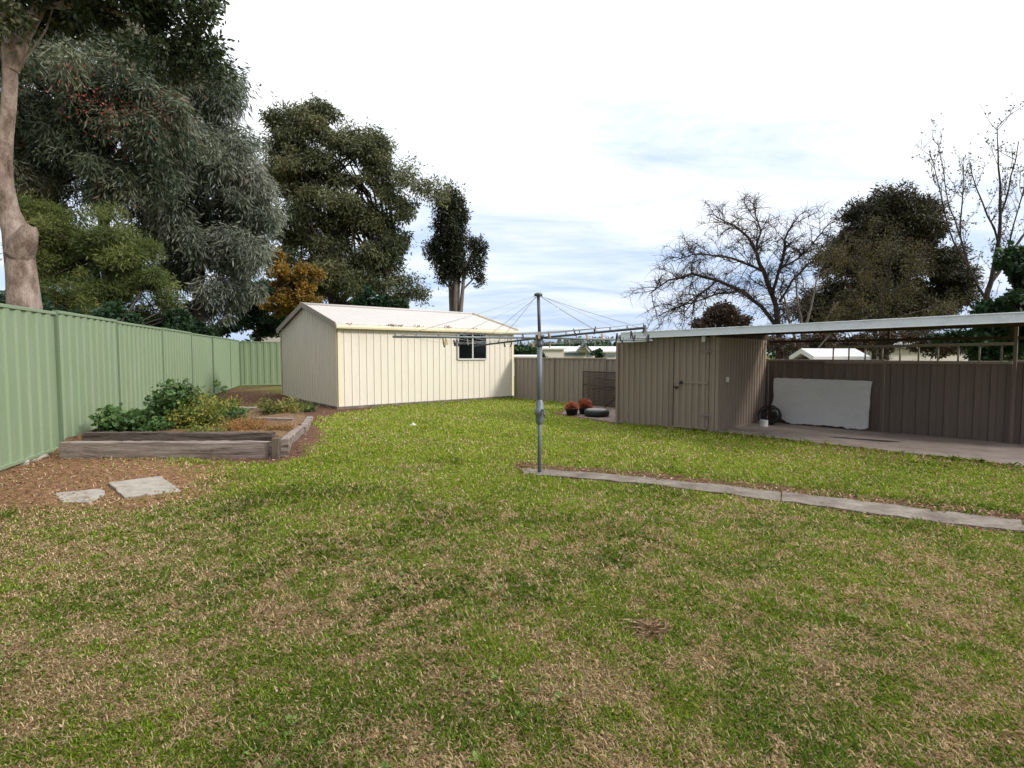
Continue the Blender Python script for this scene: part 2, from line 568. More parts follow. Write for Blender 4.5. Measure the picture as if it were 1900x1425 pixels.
tip = mid + np.stack([dx * np.sin(lean * 1.25), dy * np.sin(lean * 1.25), np.cos(lean * 1.25)], -1) * (ln * .55)[:, None]
V = np.stack([base - side, base + side, mid + side * .8, tip, mid - side * .8], 1)
# blade colour: 0 lush dark, .35 mid green, .6 yellow green, 1 straw
far = sstep(4.5, 9.5, gys)
tone = .35 + .34 * (fbm(gxs * 1.7 + 3, gys * 1.7, 61, 3) - .5) - .10 * lush * (1 - .5 * far) + .24 * far + .36 * (RS.rand(n) - .5)
isstraw = RS.rand(n) < np.clip((S_ * .72 + .22) * (1 - .45 * far) + .3 * D_, 0, 1)
tone = np.where(isstraw, .74 + .26 * RS.rand(n), np.clip(tone, 0, .66))
gmat = leaf_mat('grass_blade', [(0, (.065, .125, .016)), (.25, (.130, .205, .021)), (.45, (.245, .335, .027)), (.64, (.335, .43, .026)), (.74, (.34, .22, .115)), (.88, (.60, .435, .265)), (1, (.70, .55, .37))], trans=.25, rough=.6)
tag(np_mesh('grass', V, 5, gmat, None, {'rnd': np.repeat(tone, 5)}), 'short patchy lawn grass, green in places and straw brown in others', 'grass', kind='stuff')

wx, wy = scatter(2600, 2.0, 12, 1.0)
wk = (sstep(.55, .75, fbm(wx * 1.1 + 9, wy * 1.1 - 4, 77, 3)) > RS.rand(len(wx)) * .9) & (masks(wx, wy)[0] < .3) & (sdf_poly(wx, wy, path_poly) > .05) & (sdf_poly(wx, wy, pad_poly) > .1) & (sdf_poly(wx, wy, bed_poly) > .2) & (((wx - FL0[0]) * FD[1] - (wy - FL0[1]) * FD[0]) > .1) & (sdf_poly(wx, wy, shed_poly) > .2) & (((wx - BF0[0]) * BN[0] + (wy - BF0[1]) * BN[1]) > .1)
wx, wy = wx[wk], wy[wk]; per = 9; m_ = len(wx)
a_ = RS.rand(m_, per) * 6.283; el_ = .25 + .5 * RS.rand(m_, per); L_w = (.014 + .022 * RS.rand(m_, per)) * (.7 + .6 * RS.rand(m_, 1))
b0 = np.stack([np.repeat(wx, per), np.repeat(wy, per), terrain(np.repeat(wx, per), np.repeat(wy, per)) + .006], -1)
dw = np.stack([np.cos(a_) * np.cos(el_), np.sin(a_) * np.cos(el_), np.sin(el_)], -1).reshape(-1, 3)
sw = np.stack([-np.sin(a_), np.cos(a_), 0 * a_], -1).reshape(-1, 3); Lw = L_w.reshape(-1, 1)
V = np.stack([b0, b0 + dw * Lw * .55 + sw * Lw * .28, b0 + dw * Lw, b0 + dw * Lw * .55 - sw * Lw * .28], 1)
weedm = leaf_mat('lawn_weed', [(0, (.05, .10, .018)), (.6, (.11, .18, .025)), (1, (.20, .26, .045))], trans=.2)
tag(np_mesh('lawn_weeds', V, 4, weedm, None, {'rnd': np.repeat(np.repeat(RS.rand(m_), per) * .6 + RS.rand(m_ * per) * .4, 4)}), 'low dark green weeds growing in patches in the lawn', 'weeds', kind='stuff')

# fallen leaves and bits of twig lying in the lawn and on the mulch
def litter(n, y0, y1, test, size, lift=.004):
    x, y = scatter(n, y0, y1, .9)
    k = test(x, y); x, y = x[k], y[k]; m = len(x)
    a = RS.rand(m) * 6.283; L = size * (.5 + RS.rand(m)) * np.clip((y / 4), .8, 2.2) ** .5; W = L * (.25 + .3 * RS.rand(m))
    tilt = (RS.rand(m) - .5) * .8
    d = np.stack([np.cos(a) * np.cos(tilt), np.sin(a) * np.cos(tilt), np.sin(tilt)], -1)
    s_ = np.stack([-np.sin(a), np.cos(a), (RS.rand(m) - .5) * .9], -1)
    p = np.stack([x, y, terrain(x, y) + lift + .25 * L * np.abs(np.sin(tilt)) + .012 * RS.rand(m)], -1)
    V = np.stack([p - d * L[:, None], p + s_ * W[:, None], p + d * L[:, None], p - s_ * W[:, None]], 1)
    return V, RS.rand(m)


def in_lawn(x, y):
    a, b_, c_, d_, e_ = masks(x, y)
    return (RS.rand(len(x)) < .25 + .9 * e_ + c_) & (sdf_poly(x, y, shed_poly) > .1) & (sdf_poly(x, y, hut_poly) > .1) & (sdf_poly(x, y, pad_poly) > .05) & (sdf_poly(x, y, bed_poly) > 0) & (b_ < .5) & (((x - FL0[0]) * FD[1] - (y - FL0[1]) * FD[0]) > .1) & (((x - BF0[0]) * BN[0] + (y - BF0[1]) * BN[1]) > .1)


V, r = litter(5200, 2, 14, in_lawn, .013, .012)
dead = leaf_mat('dead_leaf', [(0, (.035, .02, .012)), (.4, (.12, .065, .035)), (.75, (.26, .16, .085)), (1, (.42, .31, .2))], trans=.1, rough=.8)
tag(np_mesh('leaf_litter', V, 4, dead, None, {'rnd': np.repeat(r, 4)}), 'brown fallen leaves scattered over the lawn', 'leaf litter', kind='stuff')


def in_mulch(x, y):
    a, b_, c_, d_, e_ = masks(x, y)
    return (RS.rand(len(x)) < np.maximum(np.maximum(b_, c_), .75 * a)) & (sdf_poly(x, y, bed_poly) > 0) & (sdf_poly(x, y, shed_poly) > .05) & (sdf_poly(x, y, path_poly) > 0) & (((x - FL0[0]) * FD[1] - (y - FL0[1]) * FD[0]) > .06)


V, r = litter(90000, 4, 27, in_mulch, .014, .004)
chip = leaf_mat('wood_chip', [(0, (.06, .028, .017)), (.4, (.19, .09, .05)), (.75, (.34, .19, .115)), (1, (.48, .35, .25))], trans=0, rough=.9)
tag(np_mesh('bark_mulch', V, 4, chip, None, {'rnd': np.repeat(r, 4)}), 'reddish brown bark mulch around the raised garden bed', 'mulch', kind='stuff')

V, r = litter(1500, 2.5, 13, lambda x, y: in_mulch(x, y) | (in_lawn(x, y) & (RS.rand(len(x)) < .5)), .045, .012)
c0 = (V[:, 0] + V[:, 2]) / 2
for q in (1, 3): V[:, q] = c0 + (V[:, q] - c0) * .10
tag(np_mesh('fallen_twigs', V, 4, chip, None, {'rnd': np.repeat(r * .6, 4)}), 'thin dry twigs lying on the bare soil and lawn', 'twigs', kind='stuff')

# ------------------------------------------------------------------ path and pads
conc = rough_mat('old_concrete', [(.25, (.085, .068, .055)), (.5, (.185, .155, .128)), (.75, (.29, .255, .215))], 3, .9, .35, 60, .006)


def strip(far_, near_, top, thick, name, m):
    k = len(far_)
    mb = MB()
    # separate pours with open joints and ragged edges
    for i in range(k - 1):
        vs = []; n_ = 9
        for j in range(n_):
            t = .002 + .996 * j / (n_ - 1)
            jit = lambda: np.array([random.uniform(-.015, .015), random.uniform(-.03, .03), 0])
            a = far_[i] * (1 - t) + far_[i + 1] * t + jit(); b_ = near_[i] * (1 - t) + near_[i + 1] * t + jit()
            zt = top + random.uniform(-.003, .003) + .004 * (i % 2)
            vs += [v3(a, -thick), v3(a, zt), v3(b_, zt), v3(b_, -thick)]
        fs = [(4 * j + q, 4 * j + q + 1, 4 * j + q + 5, 4 * j + q + 4) for j in range(n_ - 1) for q in range(3)]
        e = 4 * (n_ - 1)
        mb.add(vs, fs + [(0, 1, 2, 3), (e + 3, e + 2, e + 1, e)])
    return tag(mb.build(name, m), kind='structure')


strip(path_far, path_near, .018, .05, 'path', conc)

padm, ntp, b = new_mat('patio_concrete')
c = ramp(ntp, noise(ntp, 2.5, 7, .7), [(.25, (.17, .13, .11)), (.5, (.27, .215, .185)), (.8, (.37, .31, .27))])
# dark, smoother elongated patch on the pad
pc = G(1598, 818); pd_ = unit(G(1690, 826)[:2] - G(1500, 812)[:2])
geo = N(ntp, 'ShaderNodeNewGeometry')
mp_ = N(ntp, 'ShaderNodeMapping', vector_type='TEXTURE')
mp_.inputs['Location'].default_value = (pc[0], pc[1], 0); mp_.inputs['Rotation'].default_value = (0, 0, math.atan2(pd_[1], pd_[0]))
mp_.inputs['Scale'].default_value = (1.05, .24, 1)
ntp.links.new(geo.outputs['Position'], mp_.inputs[0])
ln_ = N(ntp, 'ShaderNodeVectorMath', operation='LENGTH'); ntp.links.new(mp_.outputs[0], ln_.inputs[0])
ad = N(ntp, 'ShaderNodeMath', operation='ADD'); ntp.links.new(ln_.outputs['Value'], ad.inputs[0])
sc_ = N(ntp, 'ShaderNodeMath', operation='MULTIPLY'); ntp.links.new(noise(ntp, 2.2, 5), sc_.inputs[0]); sc_.inputs[1].default_value = .9
ntp.links.new(sc_.outputs[0], ad.inputs[1])
dark_patch = ramp(ntp, ad.outputs[0], [(.95, 1), (1.35, 0)])
ntp.links.new(mixc(ntp, dark_patch, c, (.022, .017, .015)), b.inputs['Base Color'])
rw = ramp(ntp, dark_patch, [(0, .85), (1, .45)]); ntp.links.new(rw, b.inputs['Roughness'])
bump(ntp, b, noise(ntp, 50, 6, .7), .25, .005)
mb = MB()
pp = [v3(p, .03) for p in (H1 + HD * .0, PAD1, PAD1 - BN * 3.0, line_px(BF0, BD, 1395))]
mb.add(pp + [v3(p, -.05) for p in pp], [(0, 1, 2, 3), (0, 4, 5, 1), (1, 5, 6, 2), (2, 6, 7, 3), (3, 7, 4, 0)])
o = mb.build('pavement', padm); tag(o, kind='structure')
# paved apron beside the garden shed
mb = MB()
ap = [v3(G(*p), .014) for p in ((1040, 769), (1148, 786), (1190, 772), (1150, 757), (1066, 752))]
mb.add(ap + [v3(p, -.05) for p in ap], [(0, 1, 2, 3, 4)] + [(i, i + 5, (i + 1) % 5 + 5, (i + 1) % 5) for i in range(5)])
tag(mb.build('paving', rough_mat('brick_paving', [(.3, (.10, .075, .065)), (.55, (.19, .14, .12)), (.8, (.28, .22, .18))], 5, .9, .4, 30)), kind='structure')

# ------------------------------------------------------------------ fences
green_p = paint('sage_green_steel', (.225, .30, .18), .45, var=.05, stain=(.31, .335, .26), stain_amt=.6, bmp=.16)
green_shade = paint('shaded_sage_post', (.13, .185, .11), .5, var=.05)  # shadow gaps at the posts painted as a darker green
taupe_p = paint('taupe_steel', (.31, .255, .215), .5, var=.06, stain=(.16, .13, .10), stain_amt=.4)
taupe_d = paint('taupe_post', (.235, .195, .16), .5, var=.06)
taupe_shade = paint('shaded_taupe_steel', (.19, .145, .12), .5, var=.08, stain=(.09, .07, .055), stain_amt=.4)  # darker copy of the taupe steel, carport shade put into its colour
FPROF = [(0, 0), (.30, 0), (.36, .03), (.62, .03), (.68, 0)]
FPROF2 = [(0, 0), (.44, 0), (.53, .026), (.90, .026), (.99, 0)]


def fence(name, pts, H, nrm, mp_, md, label, P=.27, prof=FPROF2, post_extra=.02, zoff=.05, heights=None, shaded_from=99):
    t = thing(name, v3(pts[0], 0), label, 'fence')
    nrm = np.asarray(nrm)
    for i in range(len(pts) - 1):
        a, b_ = pts[i], pts[i + 1]; u = unit(b_ - a)
        h = heights[i] if heights else H
        a2, b2 = a + u * .03, b_ - u * .03
        MB().ribbed(a2, b2, zoff, h - .02, P, prof, nrm).build('panel', mp_ if i < shaded_from else taupe_shade, t)
        r = MB(); r.bar(v3(a2 + nrm * .013, h), v3(b2 + nrm * .013, h), .05, .05, bev=.006)
        r.build('top_rail', mp_, t)
        r = MB(); r.bar(v3(a2 + nrm * .013, zoff + .02), v3(b2 + nrm * .013, zoff + .02), .048, .05, bev=.006)
        r.build('bottom_rail', mp_, t)
    for i, p in enumerate(pts):
        h = max((heights[max(0, i - 1)], heights[min(i, len(heights) - 1)])) if heights else H
        u = unit(pts[min(i + 1, len(pts) - 1)] - pts[max(i - 1, 0)])
        q = MB(); q.box(v3(p + nrm * .012, (h + post_extra) / 2), (.056, .066, h + post_extra), ax=(v3(u, 0), v3(nrm, 0), np.array([0, 0, 1.])), bev=.004)
        q.build('post', md if i <= shaded_from else taupe_shade, t)
    return t


FN = np.array([FD[1], -FD[0]])
gp = [line_px(FL0, FD, x) for x in (104, 216, 300, 354, 394, 426, 443)]
pre = [gp[0] - FD * 2.6, gp[0] - FD * 5.2]
gpts = pre[::-1] + gp
fence('metal_fence', gpts, 2.24, FN, green_p, green_shade, 'long sage green corrugated steel fence running back along the left side of the yard', P=.30, heights=[2.27, 2.26, 2.29, 2.27, 2.28, 2.26, 2.27, 2.26])
bd = np.array([FN[0], FN[1]])
bpts = [gp[-1] + FN * (.06 + 2.55 * k) for k in range(4)]
fence('metal_fence', bpts, 2.2, -FD, green_p, green_shade, 'short dark green steel fence run in the back corner left of the cream garage', P=.30)
brp = [line_px(BF0, BD, 957), line_px(BF0, BD, 1029), line_px(BF0, BD, 1125), line_px(BF0, BD, 1260), line_px(BF0, BD, 1425), line_px(BF0, BD, 1640), line_px(BF0, BD, 1881)]
brp += [brp[-1] + BD * 1.5]
fence('metal_fence', brp, 1.46, BN, taupe_p, taupe_d, 'low taupe brown corrugated steel fence behind the clothesline and carport', P=.22, prof=FPROF2, post_extra=.03, zoff=-.02, heights=[1.46, 1.46, 1.44, 1.45, 1.46, 1.45, 1.47], shaded_from=4)

# ------------------------------------------------------------------ cream garage
cream = paint('cream_steel', (.77, .71, .61), .45, var=.04, stain=(.60, .50, .38), stain_amt=.35)
creamr = paint('cream_roof', (.50, .465, .435), .5, var=.05, stain=(.42, .36, .32), stain_amt=.4, streak=(2, 2, 2))
creamt = paint('cream_trim', (.80, .70, .50), .4, var=.04)
bargem = paint('barge_steel', (.36, .32, .26), .5, var=.05)
gar = thing('garage', v3(S0, 0), 'cream corrugated steel garage with low gable roof and one small dark window', 'garage')
EAVE, RIDGE = 2.42, 3.19
CPROF = [(0, 0), (.80, 0), (.84, .022), (.93, .022), (.97, 0)]
nF = np.array([SL[1], -SL[0]])                       # front normal
if nF[1] > 0: nF = -nF
sd_dir = unit(S3 - S0); nG = np.array([sd_dir[1], -sd_dir[0]]);
if nG[0] > 0: nG = -nG
W_ = np.linalg.norm(S3 - S0); LL = np.linalg.norm(S1 - S0)
base_z = .07
MB().ribbed(S0, S1, base_z, EAVE, .235, CPROF, nF).build('wall', cream, gar)
gab = lambda x: EAVE + (RIDGE - EAVE) * (1 - abs(x - W_ / 2) / (W_ / 2)) - .03
MB().ribbed(S0, S3, base_z, gab, .235, CPROF, nG, kinks=(W_ / 2,)).build('wall', cream, gar)
MB().ribbed(S1, S2, base_z, gab, .235, CPROF, -nG, kinks=(W_ / 2,)).build('wall', cream, gar)
MB().ribbed(S3, S2, base_z, EAVE, .235, CPROF, -nF).build('wall', cream, gar)
mb = MB()
for p, u1, u2 in ((S0, SL, sd_dir), (S1, -SL, sd_dir), (S3, SL, -sd_dir)):
    mb = MB()
    mb.bar(v3(p + u1 * .05 - u2 * .028, base_z), v3(p + u1 * .05 - u2 * .028, EAVE - .02), .006, .10, up=v3(u1, 0))
    mb.bar(v3(p + u2 * .05 - u1 * .028, base_z), v3(p + u2 * .05 - u1 * .028, EAVE - .02), .006, .10, up=v3(u2, 0))
    mb.build('corner_trim', creamt, gar)
# concrete footing
mb = MB()
ctr = (S0 + S2) / 2
q = [S0 - SL * .06 - sd_dir * .07, S1 + SL * .06 - sd_dir * .07, S2 + SL * .06 + sd_dir * .06, S3 - SL * .06 + sd_dir * .06]
mb.add([v3(p, -.05) for p in q] + [v3(p, .075) for p in q], [(4, 5, 6, 7)] + [(i, (i + 1) % 4, (i + 1) % 4 + 4, i + 4) for i in range(4)])
mb.build('slab', conc, gar)
# roof: two ribbed slopes
OV = .10
R0 = (S0 + S3) / 2; R1 = (S1 + S2) / 2


def slope(e0, e1, r0, r1, ze, zr, P=.235, h=.006):
    mb = MB(); L = np.linalg.norm(e1 - e0); ss = []
    k = 0
    while k * P < L:
        for f, d in ((0, 0), (.74, 0), (.80, h), (.90, h), (.96, 0)):
            if (k + f) * P < L: ss.append(((k + f) * P / L, d))
        k += 1
    ss.append((1, 0))
    vs = []
    for t, d in ss:
        a = e0 + (e1 - e0) * t; b_ = r0 + (r1 - r0) * t
        vs += [v3(a, ze + d), v3(b_, zr + d)]
    fs = [(2 * i, 2 * i + 2, 2 * i + 3, 2 * i + 1) for i in range(len(ss) - 1)]
    return mb.add(vs, fs)


drop = (RIDGE - EAVE) / (W_ / 2)
fo = -sd_dir * .14
slope(S0 + fo - SL * OV, S1 + fo + SL * OV, R0 - SL * OV, R1 + SL * OV, EAVE + .03 - drop * .14 + .05, RIDGE + .03).build('roof', creamr, gar)
slope(S3 - fo - SL * OV, S2 - fo + SL * OV, R0 - SL * OV, R1 + SL * OV, EAVE + .03 - drop * .14 + .05, RIDGE + .03).build('roof', creamr, gar)
mb = MB(); mb.tube([v3(R0 - SL * (OV + .01), RIDGE + .045), v3(R1 + SL * (OV + .01), RIDGE + .045)], .05, 8)
mb.build('ridge_cap', creamr, gar)
for sgn, A0, RR in ((-1, S0, R0), (-1, S3, R0), (1, S1, R1), (1, S2, R1)):
    s_ = sd_dir if (A0 is S0 or A0 is S1) else -sd_dir
    mb = MB(); a = A0 - s_ * .15
    zz0 = EAVE + .05 - drop * .15
    mb.bar(v3(a + SL * sgn * (OV + .012), zz0), v3(RR + SL * sgn * (OV + .012), RIDGE + .02), .022, .17, bev=.003)
    mb.build('barge_board', bargem if sgn < 0 else creamt, gar)
# gutter along the front: quad profile with open top
gp0 = S0 + fo - SL * OV; gp1 = S1 + fo + SL * OV
mb = MB()
prof = [(.01, .125), (.01, 0), (-.10, 0), (-.112, .05), (-.105, .105), (-.085, .115), (-.085, .10)]
vs = []
for p in (gp0, gp1):
    for d, z in prof: vs.append(v3(p + sd_dir * (d + .02), EAVE - .085 + z))
k = len(prof)
mb.add(vs, [(i, i + 1, k + i + 1, k + i) for i in range(k - 1)] + [tuple(range(k)), tuple(range(2 * k - 1, k - 1, -1))])
mb.build('gutter', creamt, gar)
# window
wp0 = line_px(S0, SL, 848.5); wp1 = line_px(S0, SL, 901)
wz1 = at(875, 619, 19.3)[2]; wz0 = at(875, 665, 19.3)[2]
alu = paint('window_frame_metal', (.62, .62, .60), .4, metal=0, var=.03)
win = MB()
fw = .05; wn = nF
for a, b_, z in ((wp0, wp1, wz0 - fw / 2), (wp0, wp1, wz1 + fw / 2)):
    win.bar(v3(a + wn * .04, z), v3(b_ + wn * .04, z), .05, fw, bev=.004)
for p in (wp0, wp1, (wp0 + wp1) / 2):
    ww = fw
    win.bar(v3(p + wn * .043, wz0 - fw / 2), v3(p + wn * .043, wz1 + fw / 2), .052, ww, up=v3(SL, 0), bev=.004)
wob = win.build('window', alu, gar)
gl, ntl, b = new_mat('dark_glass')
b.inputs['Base Color'].default_value = (.006, .007, .008, 1); b.inputs['Roughness'].default_value = .08; b.inputs['Specular IOR Level'].default_value = .12
mid_ = (wp0 + wp1) / 2
for a, b_ in ((wp0, mid_), (mid_, wp1)):
    MB().bar(v3(a + SL * .02 + wn * .034, (wz0 + wz1) / 2), v3(b_ - SL * .02 + wn * .034, (wz0 + wz1) / 2), .012, wz1 - wz0).build('pane', gl, wob)
# dark leaf clumps caught in the gutter
lt = []
for px_, n_ in ((650, 12), (728, 40), (741, 14), (830, 26), (775, 10), (880, 8)):
    p = line_px(gp0 - sd_dir * .04, SL, px_)
    lt.append(np.stack([p[0] + RS.randn(n_) * .10 * SL[0], p[1] + RS.randn(n_) * .10 * SL[1], EAVE + .03 + np.abs(RS.randn(n_)) * .028], -1))
lt = np.concatenate(lt); m_ = len(lt)
d = RS.randn(m_, 3); d /= np.linalg.norm(d, axis=1)[:, None]; e = np.cross(d, RS.randn(m_, 3)); e /= np.linalg.norm(e, axis=1)[:, None]
V = np.stack([lt - d * .045, lt + e * .014, lt + d * .045, lt - e * .014], 1)
tag(np_mesh('gutter_leaves', V, 4, dead, None, {'rnd': np.repeat(RS.rand(m_), 4)}), 'dry leaves lying along the cream garage gutter', 'leaf litter', kind='stuff')

# ------------------------------------------------------------------ garden shed (taupe) and carport
RZ = 2.09
hut = thing('garden_shed', v3(H0, 0), 'taupe brown ribbed steel garden shed with a bolted door, under the carport roof', 'shed')
hutp = paint('taupe_shed_steel', (.305, .238, .19), .55, var=.07, stain=(.17, .12, .08), stain_amt=.5)
HPROF = [(0, 0), (.38, 0), (.50, .03), (.88, .03), (.99, 0)]
hb = line_px(BF0, BD, 1424) + BN * .08          # back right corner at the fence
HL = np.linalg.norm(H1 - H0)
dl = np.linalg.norm(line_px(H0, HD, 1251) - H0); dr = np.linalg.norm(line_px(H0, HD, 1317) - H0)
ZT = 2.03
MB().ribbed(H0, H0 + HD * dl, .02, ZT, .142, HPROF, HN).build('wall', hutp, hut)
MB().ribbed(H0 + HD * dr, H1, .02, ZT, .142, HPROF, HN).build('wall', hutp, hut)
hbl = hb - HD * HL
MB().ribbed(H1, hb, .02, ZT, .142, HPROF, HD).build('wall', hutp, hut)
MB().ribbed(H0, hbl, .02, ZT, .142, HPROF, -HD).build('wall', hutp, hut)
MB().ribbed(hbl, hb, .02, ZT, .142, HPROF, -HN).build('wall', hutp, hut)
mb = MB(); mb.add([v3(p, ZT - .01) for p in (H0, H1, hb, hbl)], [(0, 1, 2, 3)])
mb.build('ceiling', hutp, hut)
door = MB().ribbed(H0 + HD * (dl + .008) + HN * .012, H0 + HD * (dr - .008) + HN * .012, .05, 1.95, .142, HPROF, HN).build('door', hutp, hut)
dk = paint('dark_iron', (.03, .026, .024), .6, var=.2)
p = line_px(H0, HD, 1267)
mb = MB(); mb.lathe(v3(p + HN * .05, at(1267, 709, p[1])[2]), [(0, .03), (.03, .03), (.036, .015), (.036, 0), (.012, -.02)], 12, ax=(v3(HD, 0), np.array([0, 0, 1.]), v3(HN, 0)))
mb.build('handle', dk, door)
p = line_px(H0, HD, 1258)
z_ = at(1258, 718, p[1])[2]
mb = MB(); mb.bar(v3(p - HD * .06 + HN * .05, z_), v3(p + HD * .05 + HN * .05, z_), .02, .035, bev=.004)
mb.tube([v3(p + HD * .0 + HN * .06, z_), v3(p + HN * .06, z_ - .05)], .008, 6)
mb.build('bolt', dk, door)
for z_ in (.35, 1.65):
    p = H0 + HD * (dr - .06)
    mb = MB(); mb.bar(v3(p - HD * .10 + HN * .05, z_), v3(p + HD * .09 + HN * .05, z_), .008, .045); mb.tube([v3(p + HD * .05 + HN * .055, z_ - .03), v3(p + HD * .05 + HN * .055, z_ + .03)], .008, 6)
    mb.build('hinge', taupe_d, door)
for a_, b_ in ((.045, .085), (.99, 1.03), (1.90, 1.94)):
    MB().bar(v3(H0 + HD * (dl + .02) + HN * .045, (a_ + b_) / 2), v3(H0 + HD * (dr - .02) + HN * .045, (a_ + b_) / 2), .008, .035).build('door_rail', hutp, door)
mb = MB(); p = H0 + HD * (dl - .03) + HN * .03
mb.bar(v3(p, .03), v3(p, .55), .03, .02, up=v3(HD, 0)); mb.bar(v3(p, .62), v3(p, 1.25), .012, .012, up=v3(HD, 0))
mb.build('door_stile', taupe_d, hut)
mb = MB()
for p in (H1 + HN * .02 + HD * .02, H0 + HN * .02 - HD * .02):
    MB().bar(v3(p, .0), v3(p, ZT), .06, .06, up=v3(HD, 0), bev=.005).build('corner_post', hutp, hut)
mb = MB()
mb.bar(v3(H0 + HN * .01, .03), v3(H0 + HD * (HL) + HN * .01, .03), .03, .05); mb.bar(v3(H1 + HD * .01, .03), v3(hb + HD * .01, .03), .03, .05)
mb.build('base_rail', taupe_d, hut)
# dark beam over the side wall of the shed
whit = paint('white_plastic', (.72, .71, .67), .4, var=.04)
# light switch box on the side wall
wall_d = unit(hb - H1)
p = line_px(H1, wall_d, 1346); z_ = at(1346, 704, p[1])[2]
sw = thing('outdoor_switch', v3(p + HD * .06, z_), 'small white electrical switch box on the side wall of the brown shed', 'switch')
mb = MB(); mb.box(v3(p + HD * .05, z_), (.075, .045, .11), ax=(v3(wall_d, 0), v3(HD, 0), np.array([0, 0, 1.])), bev=.012); mb.build('box', whit, sw)
mb = MB(); mb.box(v3(p + HD * .078, z_ - .002), (.02, .014, .03), ax=(v3(wall_d, 0), v3(HD, 0), np.array([0, 0, 1.])), bev=.003); mb.build('toggle', whit, sw)

cz0, cz1 = 2.085, 2.19        # roof edge height at its left and right end
cp_ = thing('carport', v3(PAD1, 0), 'flat metal carport roof with pale galvanised fascia over concrete pad and brown shed', 'carport')
galv = paint('pale_galvanised', (.86, .88, .90), .38, metal=.6, var=.05, stain=(.55, .57, .60), stain_amt=.5, streak=(3, 3, 3))
galvr = paint('roof_galvanised', (.42, .43, .44), .45, metal=.3, var=.1)
f0 = line_px(H0 + HN * .16, HD, 1152); f1 = line_px(G(1328, 803)[:2] + HN * .16, unit(PAD1 - H1), 2040)
zt = lambda t: cz0 + (cz1 - cz0) * t
fasc = MB(); fasc.bar(v3(f0, cz0 - .07), v3(f1, cz1 - .07), .02, .14, bev=.004)
fasc.bar(v3(f0 + HN * .012, cz0 - .008), v3(f1 + HN * .012, cz1 - .008), .03, .018, bev=.003)
fasc.bar(v3(f0 + HN * .010, cz0 - .137), v3(f1 + HN * .010, cz1 - .137), .026, .014, bev=.003)
fasc.build('fascia', galv, cp_)
b0 = hbl - HN * .1; b1 = line_px(BF0 + BN * .1, BD, 2040)
mb = MB()
Lr = np.linalg.norm(f1 - f0); nn = int(Lr / .076)
vs = []
for i in range(nn + 1):
    t = i / nn; dz = .009 if i % 2 else -.009
    vs += [v3(f0 + (f1 - f0) * t - HN * .012, zt(t) + .002 + dz), v3(b0 + (b1 - b0) * t, RZ + .03 * t + dz + .01)]
mb.add(vs, [(2 * i, 2 * i + 2, 2 * i + 3, 2 * i + 1) for i in range(nn)], True)
mb.build('roof', galvr, cp_)
wood_d = rough_mat('dark_timber', [(.3, (.035, .022, .015)), (.55, (.075, .048, .032)), (.8, (.13, .09, .06))], 4, .85, .4, 30, .005, stretch=(1, 1, 6))
# purlins under the sheet and a beam on the fence line
for t_ in (.30, .62):
    a = f0 + (b0 - f0) * t_; b_ = f1 + (b1 - f1) * t_
    MB().bar(v3(a, zt(0) - .06), v3(b_, zt(.7) - .07), .045, .08).build('purlin', wood_d, cp_)
ba = line_px(BF0 + BN * .14, BD, 1428); bb = b1
MB().bar(v3(ba, 1.885), v3(bb, 1.885), .05, .055).build('beam', wood_d, cp_)
for px_ in (1452, 1648, 1876, 2000):
    p = line_px(BF0 + BN * .14, BD, px_)
    if px_ > 1640:
        MB().bar(v3(p, 1.90), v3(p, 2.08), .045, .045, up=v3(BD, 0)).build('strut', wood_d, cp_)
for px_ in (1884, 2025):
    p = line_px(BF0 + BN * .13, BD, px_)
    MB().bar(v3(p, 0), v3(p, 2.08), .05, .05, up=v3(BD, 0), bev=.004).build('post', taupe_shade, cp_)
p = f1 - HN * .1
MB().bar(v3(p, 0), v3(p, cz1 - .12), .06, .06, up=v3(HD, 0), bev=.004).build('post', taupe_d, cp_)
# beam from shed corner to the fence, with pale bracket at its front end
MB().bar(v3(H1 + HD * .03 + HN * .08, 1.99), v3(hb + HD * .03, 1.99), .05, .10).build('beam', wood_d, cp_)
p = line_px(H0 + HN * .13, HD, 1305)
MB().box(v3(p, 1.905), (.07, .05, .12), ax=(v3(HD, 0), v3(HN, 0), np.array([0, 0, 1.])), bev=.01).build('bracket', whit, cp_)
# white gutter stub at the left end
p0_ = line_px(H0 + HN * .20, HD, 1146); p1_ = line_px(H0 + HN * .20, HD, 1200)
MB().bar(v3(p0_, at(1146, 634, p0_[1])[2]), v3(p1_, at(1200, 632, p1_[1])[2]), .07, .05, bev=.008).build('gutter', galv, cp_)
# pale diagonal brace under the roof
bp = line_px(BF0 + BN * .35, BD, 1541)
MB().tube([v3(bp, 2.05), at(1519, 645, bp[1] - .02)], .014, 6).build('brace', galv, cp_)
MB().tube([v3(bp, 2.05), at(1566, 643, bp[1] - .05)], .012, 6).build('brace', dk, cp_)

# ladder hung along the fence under the roof
lad_m = paint('weathered_ladder', (.30, .26, .21), .6, metal=.2, var=.12)
lp0 = line_px(BF0 + BN * .2, BD, 1532); lp1 = line_px(BF0 + BN * .2, BD, 1880)
zb = lambda p: at(1700, 673, line_px(BF0 + BN * .2, BD, 1700)[1])[2]
lz0 = CAM_H - 16 / FPX * lp0[1]; lz1 = CAM_H - 16 / FPX * lp1[1]
lad = thing('ladder', v3(lp0, lz0), 'long weathered ladder stored sideways along the top of the brown fence', 'ladder')
uz0 = CAM_H + 10 / FPX * lp0[1]; uz1 = CAM_H + 26 / FPX * lp1[1]
uz = (uz0 + uz1) / 2
MB().bar(v3(lp0, lz0), v3(lp1, lz1), .028, .05, bev=.005).build('rail', lad_m, lad)
MB().bar(v3(lp0, lz0 + .33), v3(lp1, lz1 + .33), .028, .05, bev=.005).build('rail', lad_m, lad)
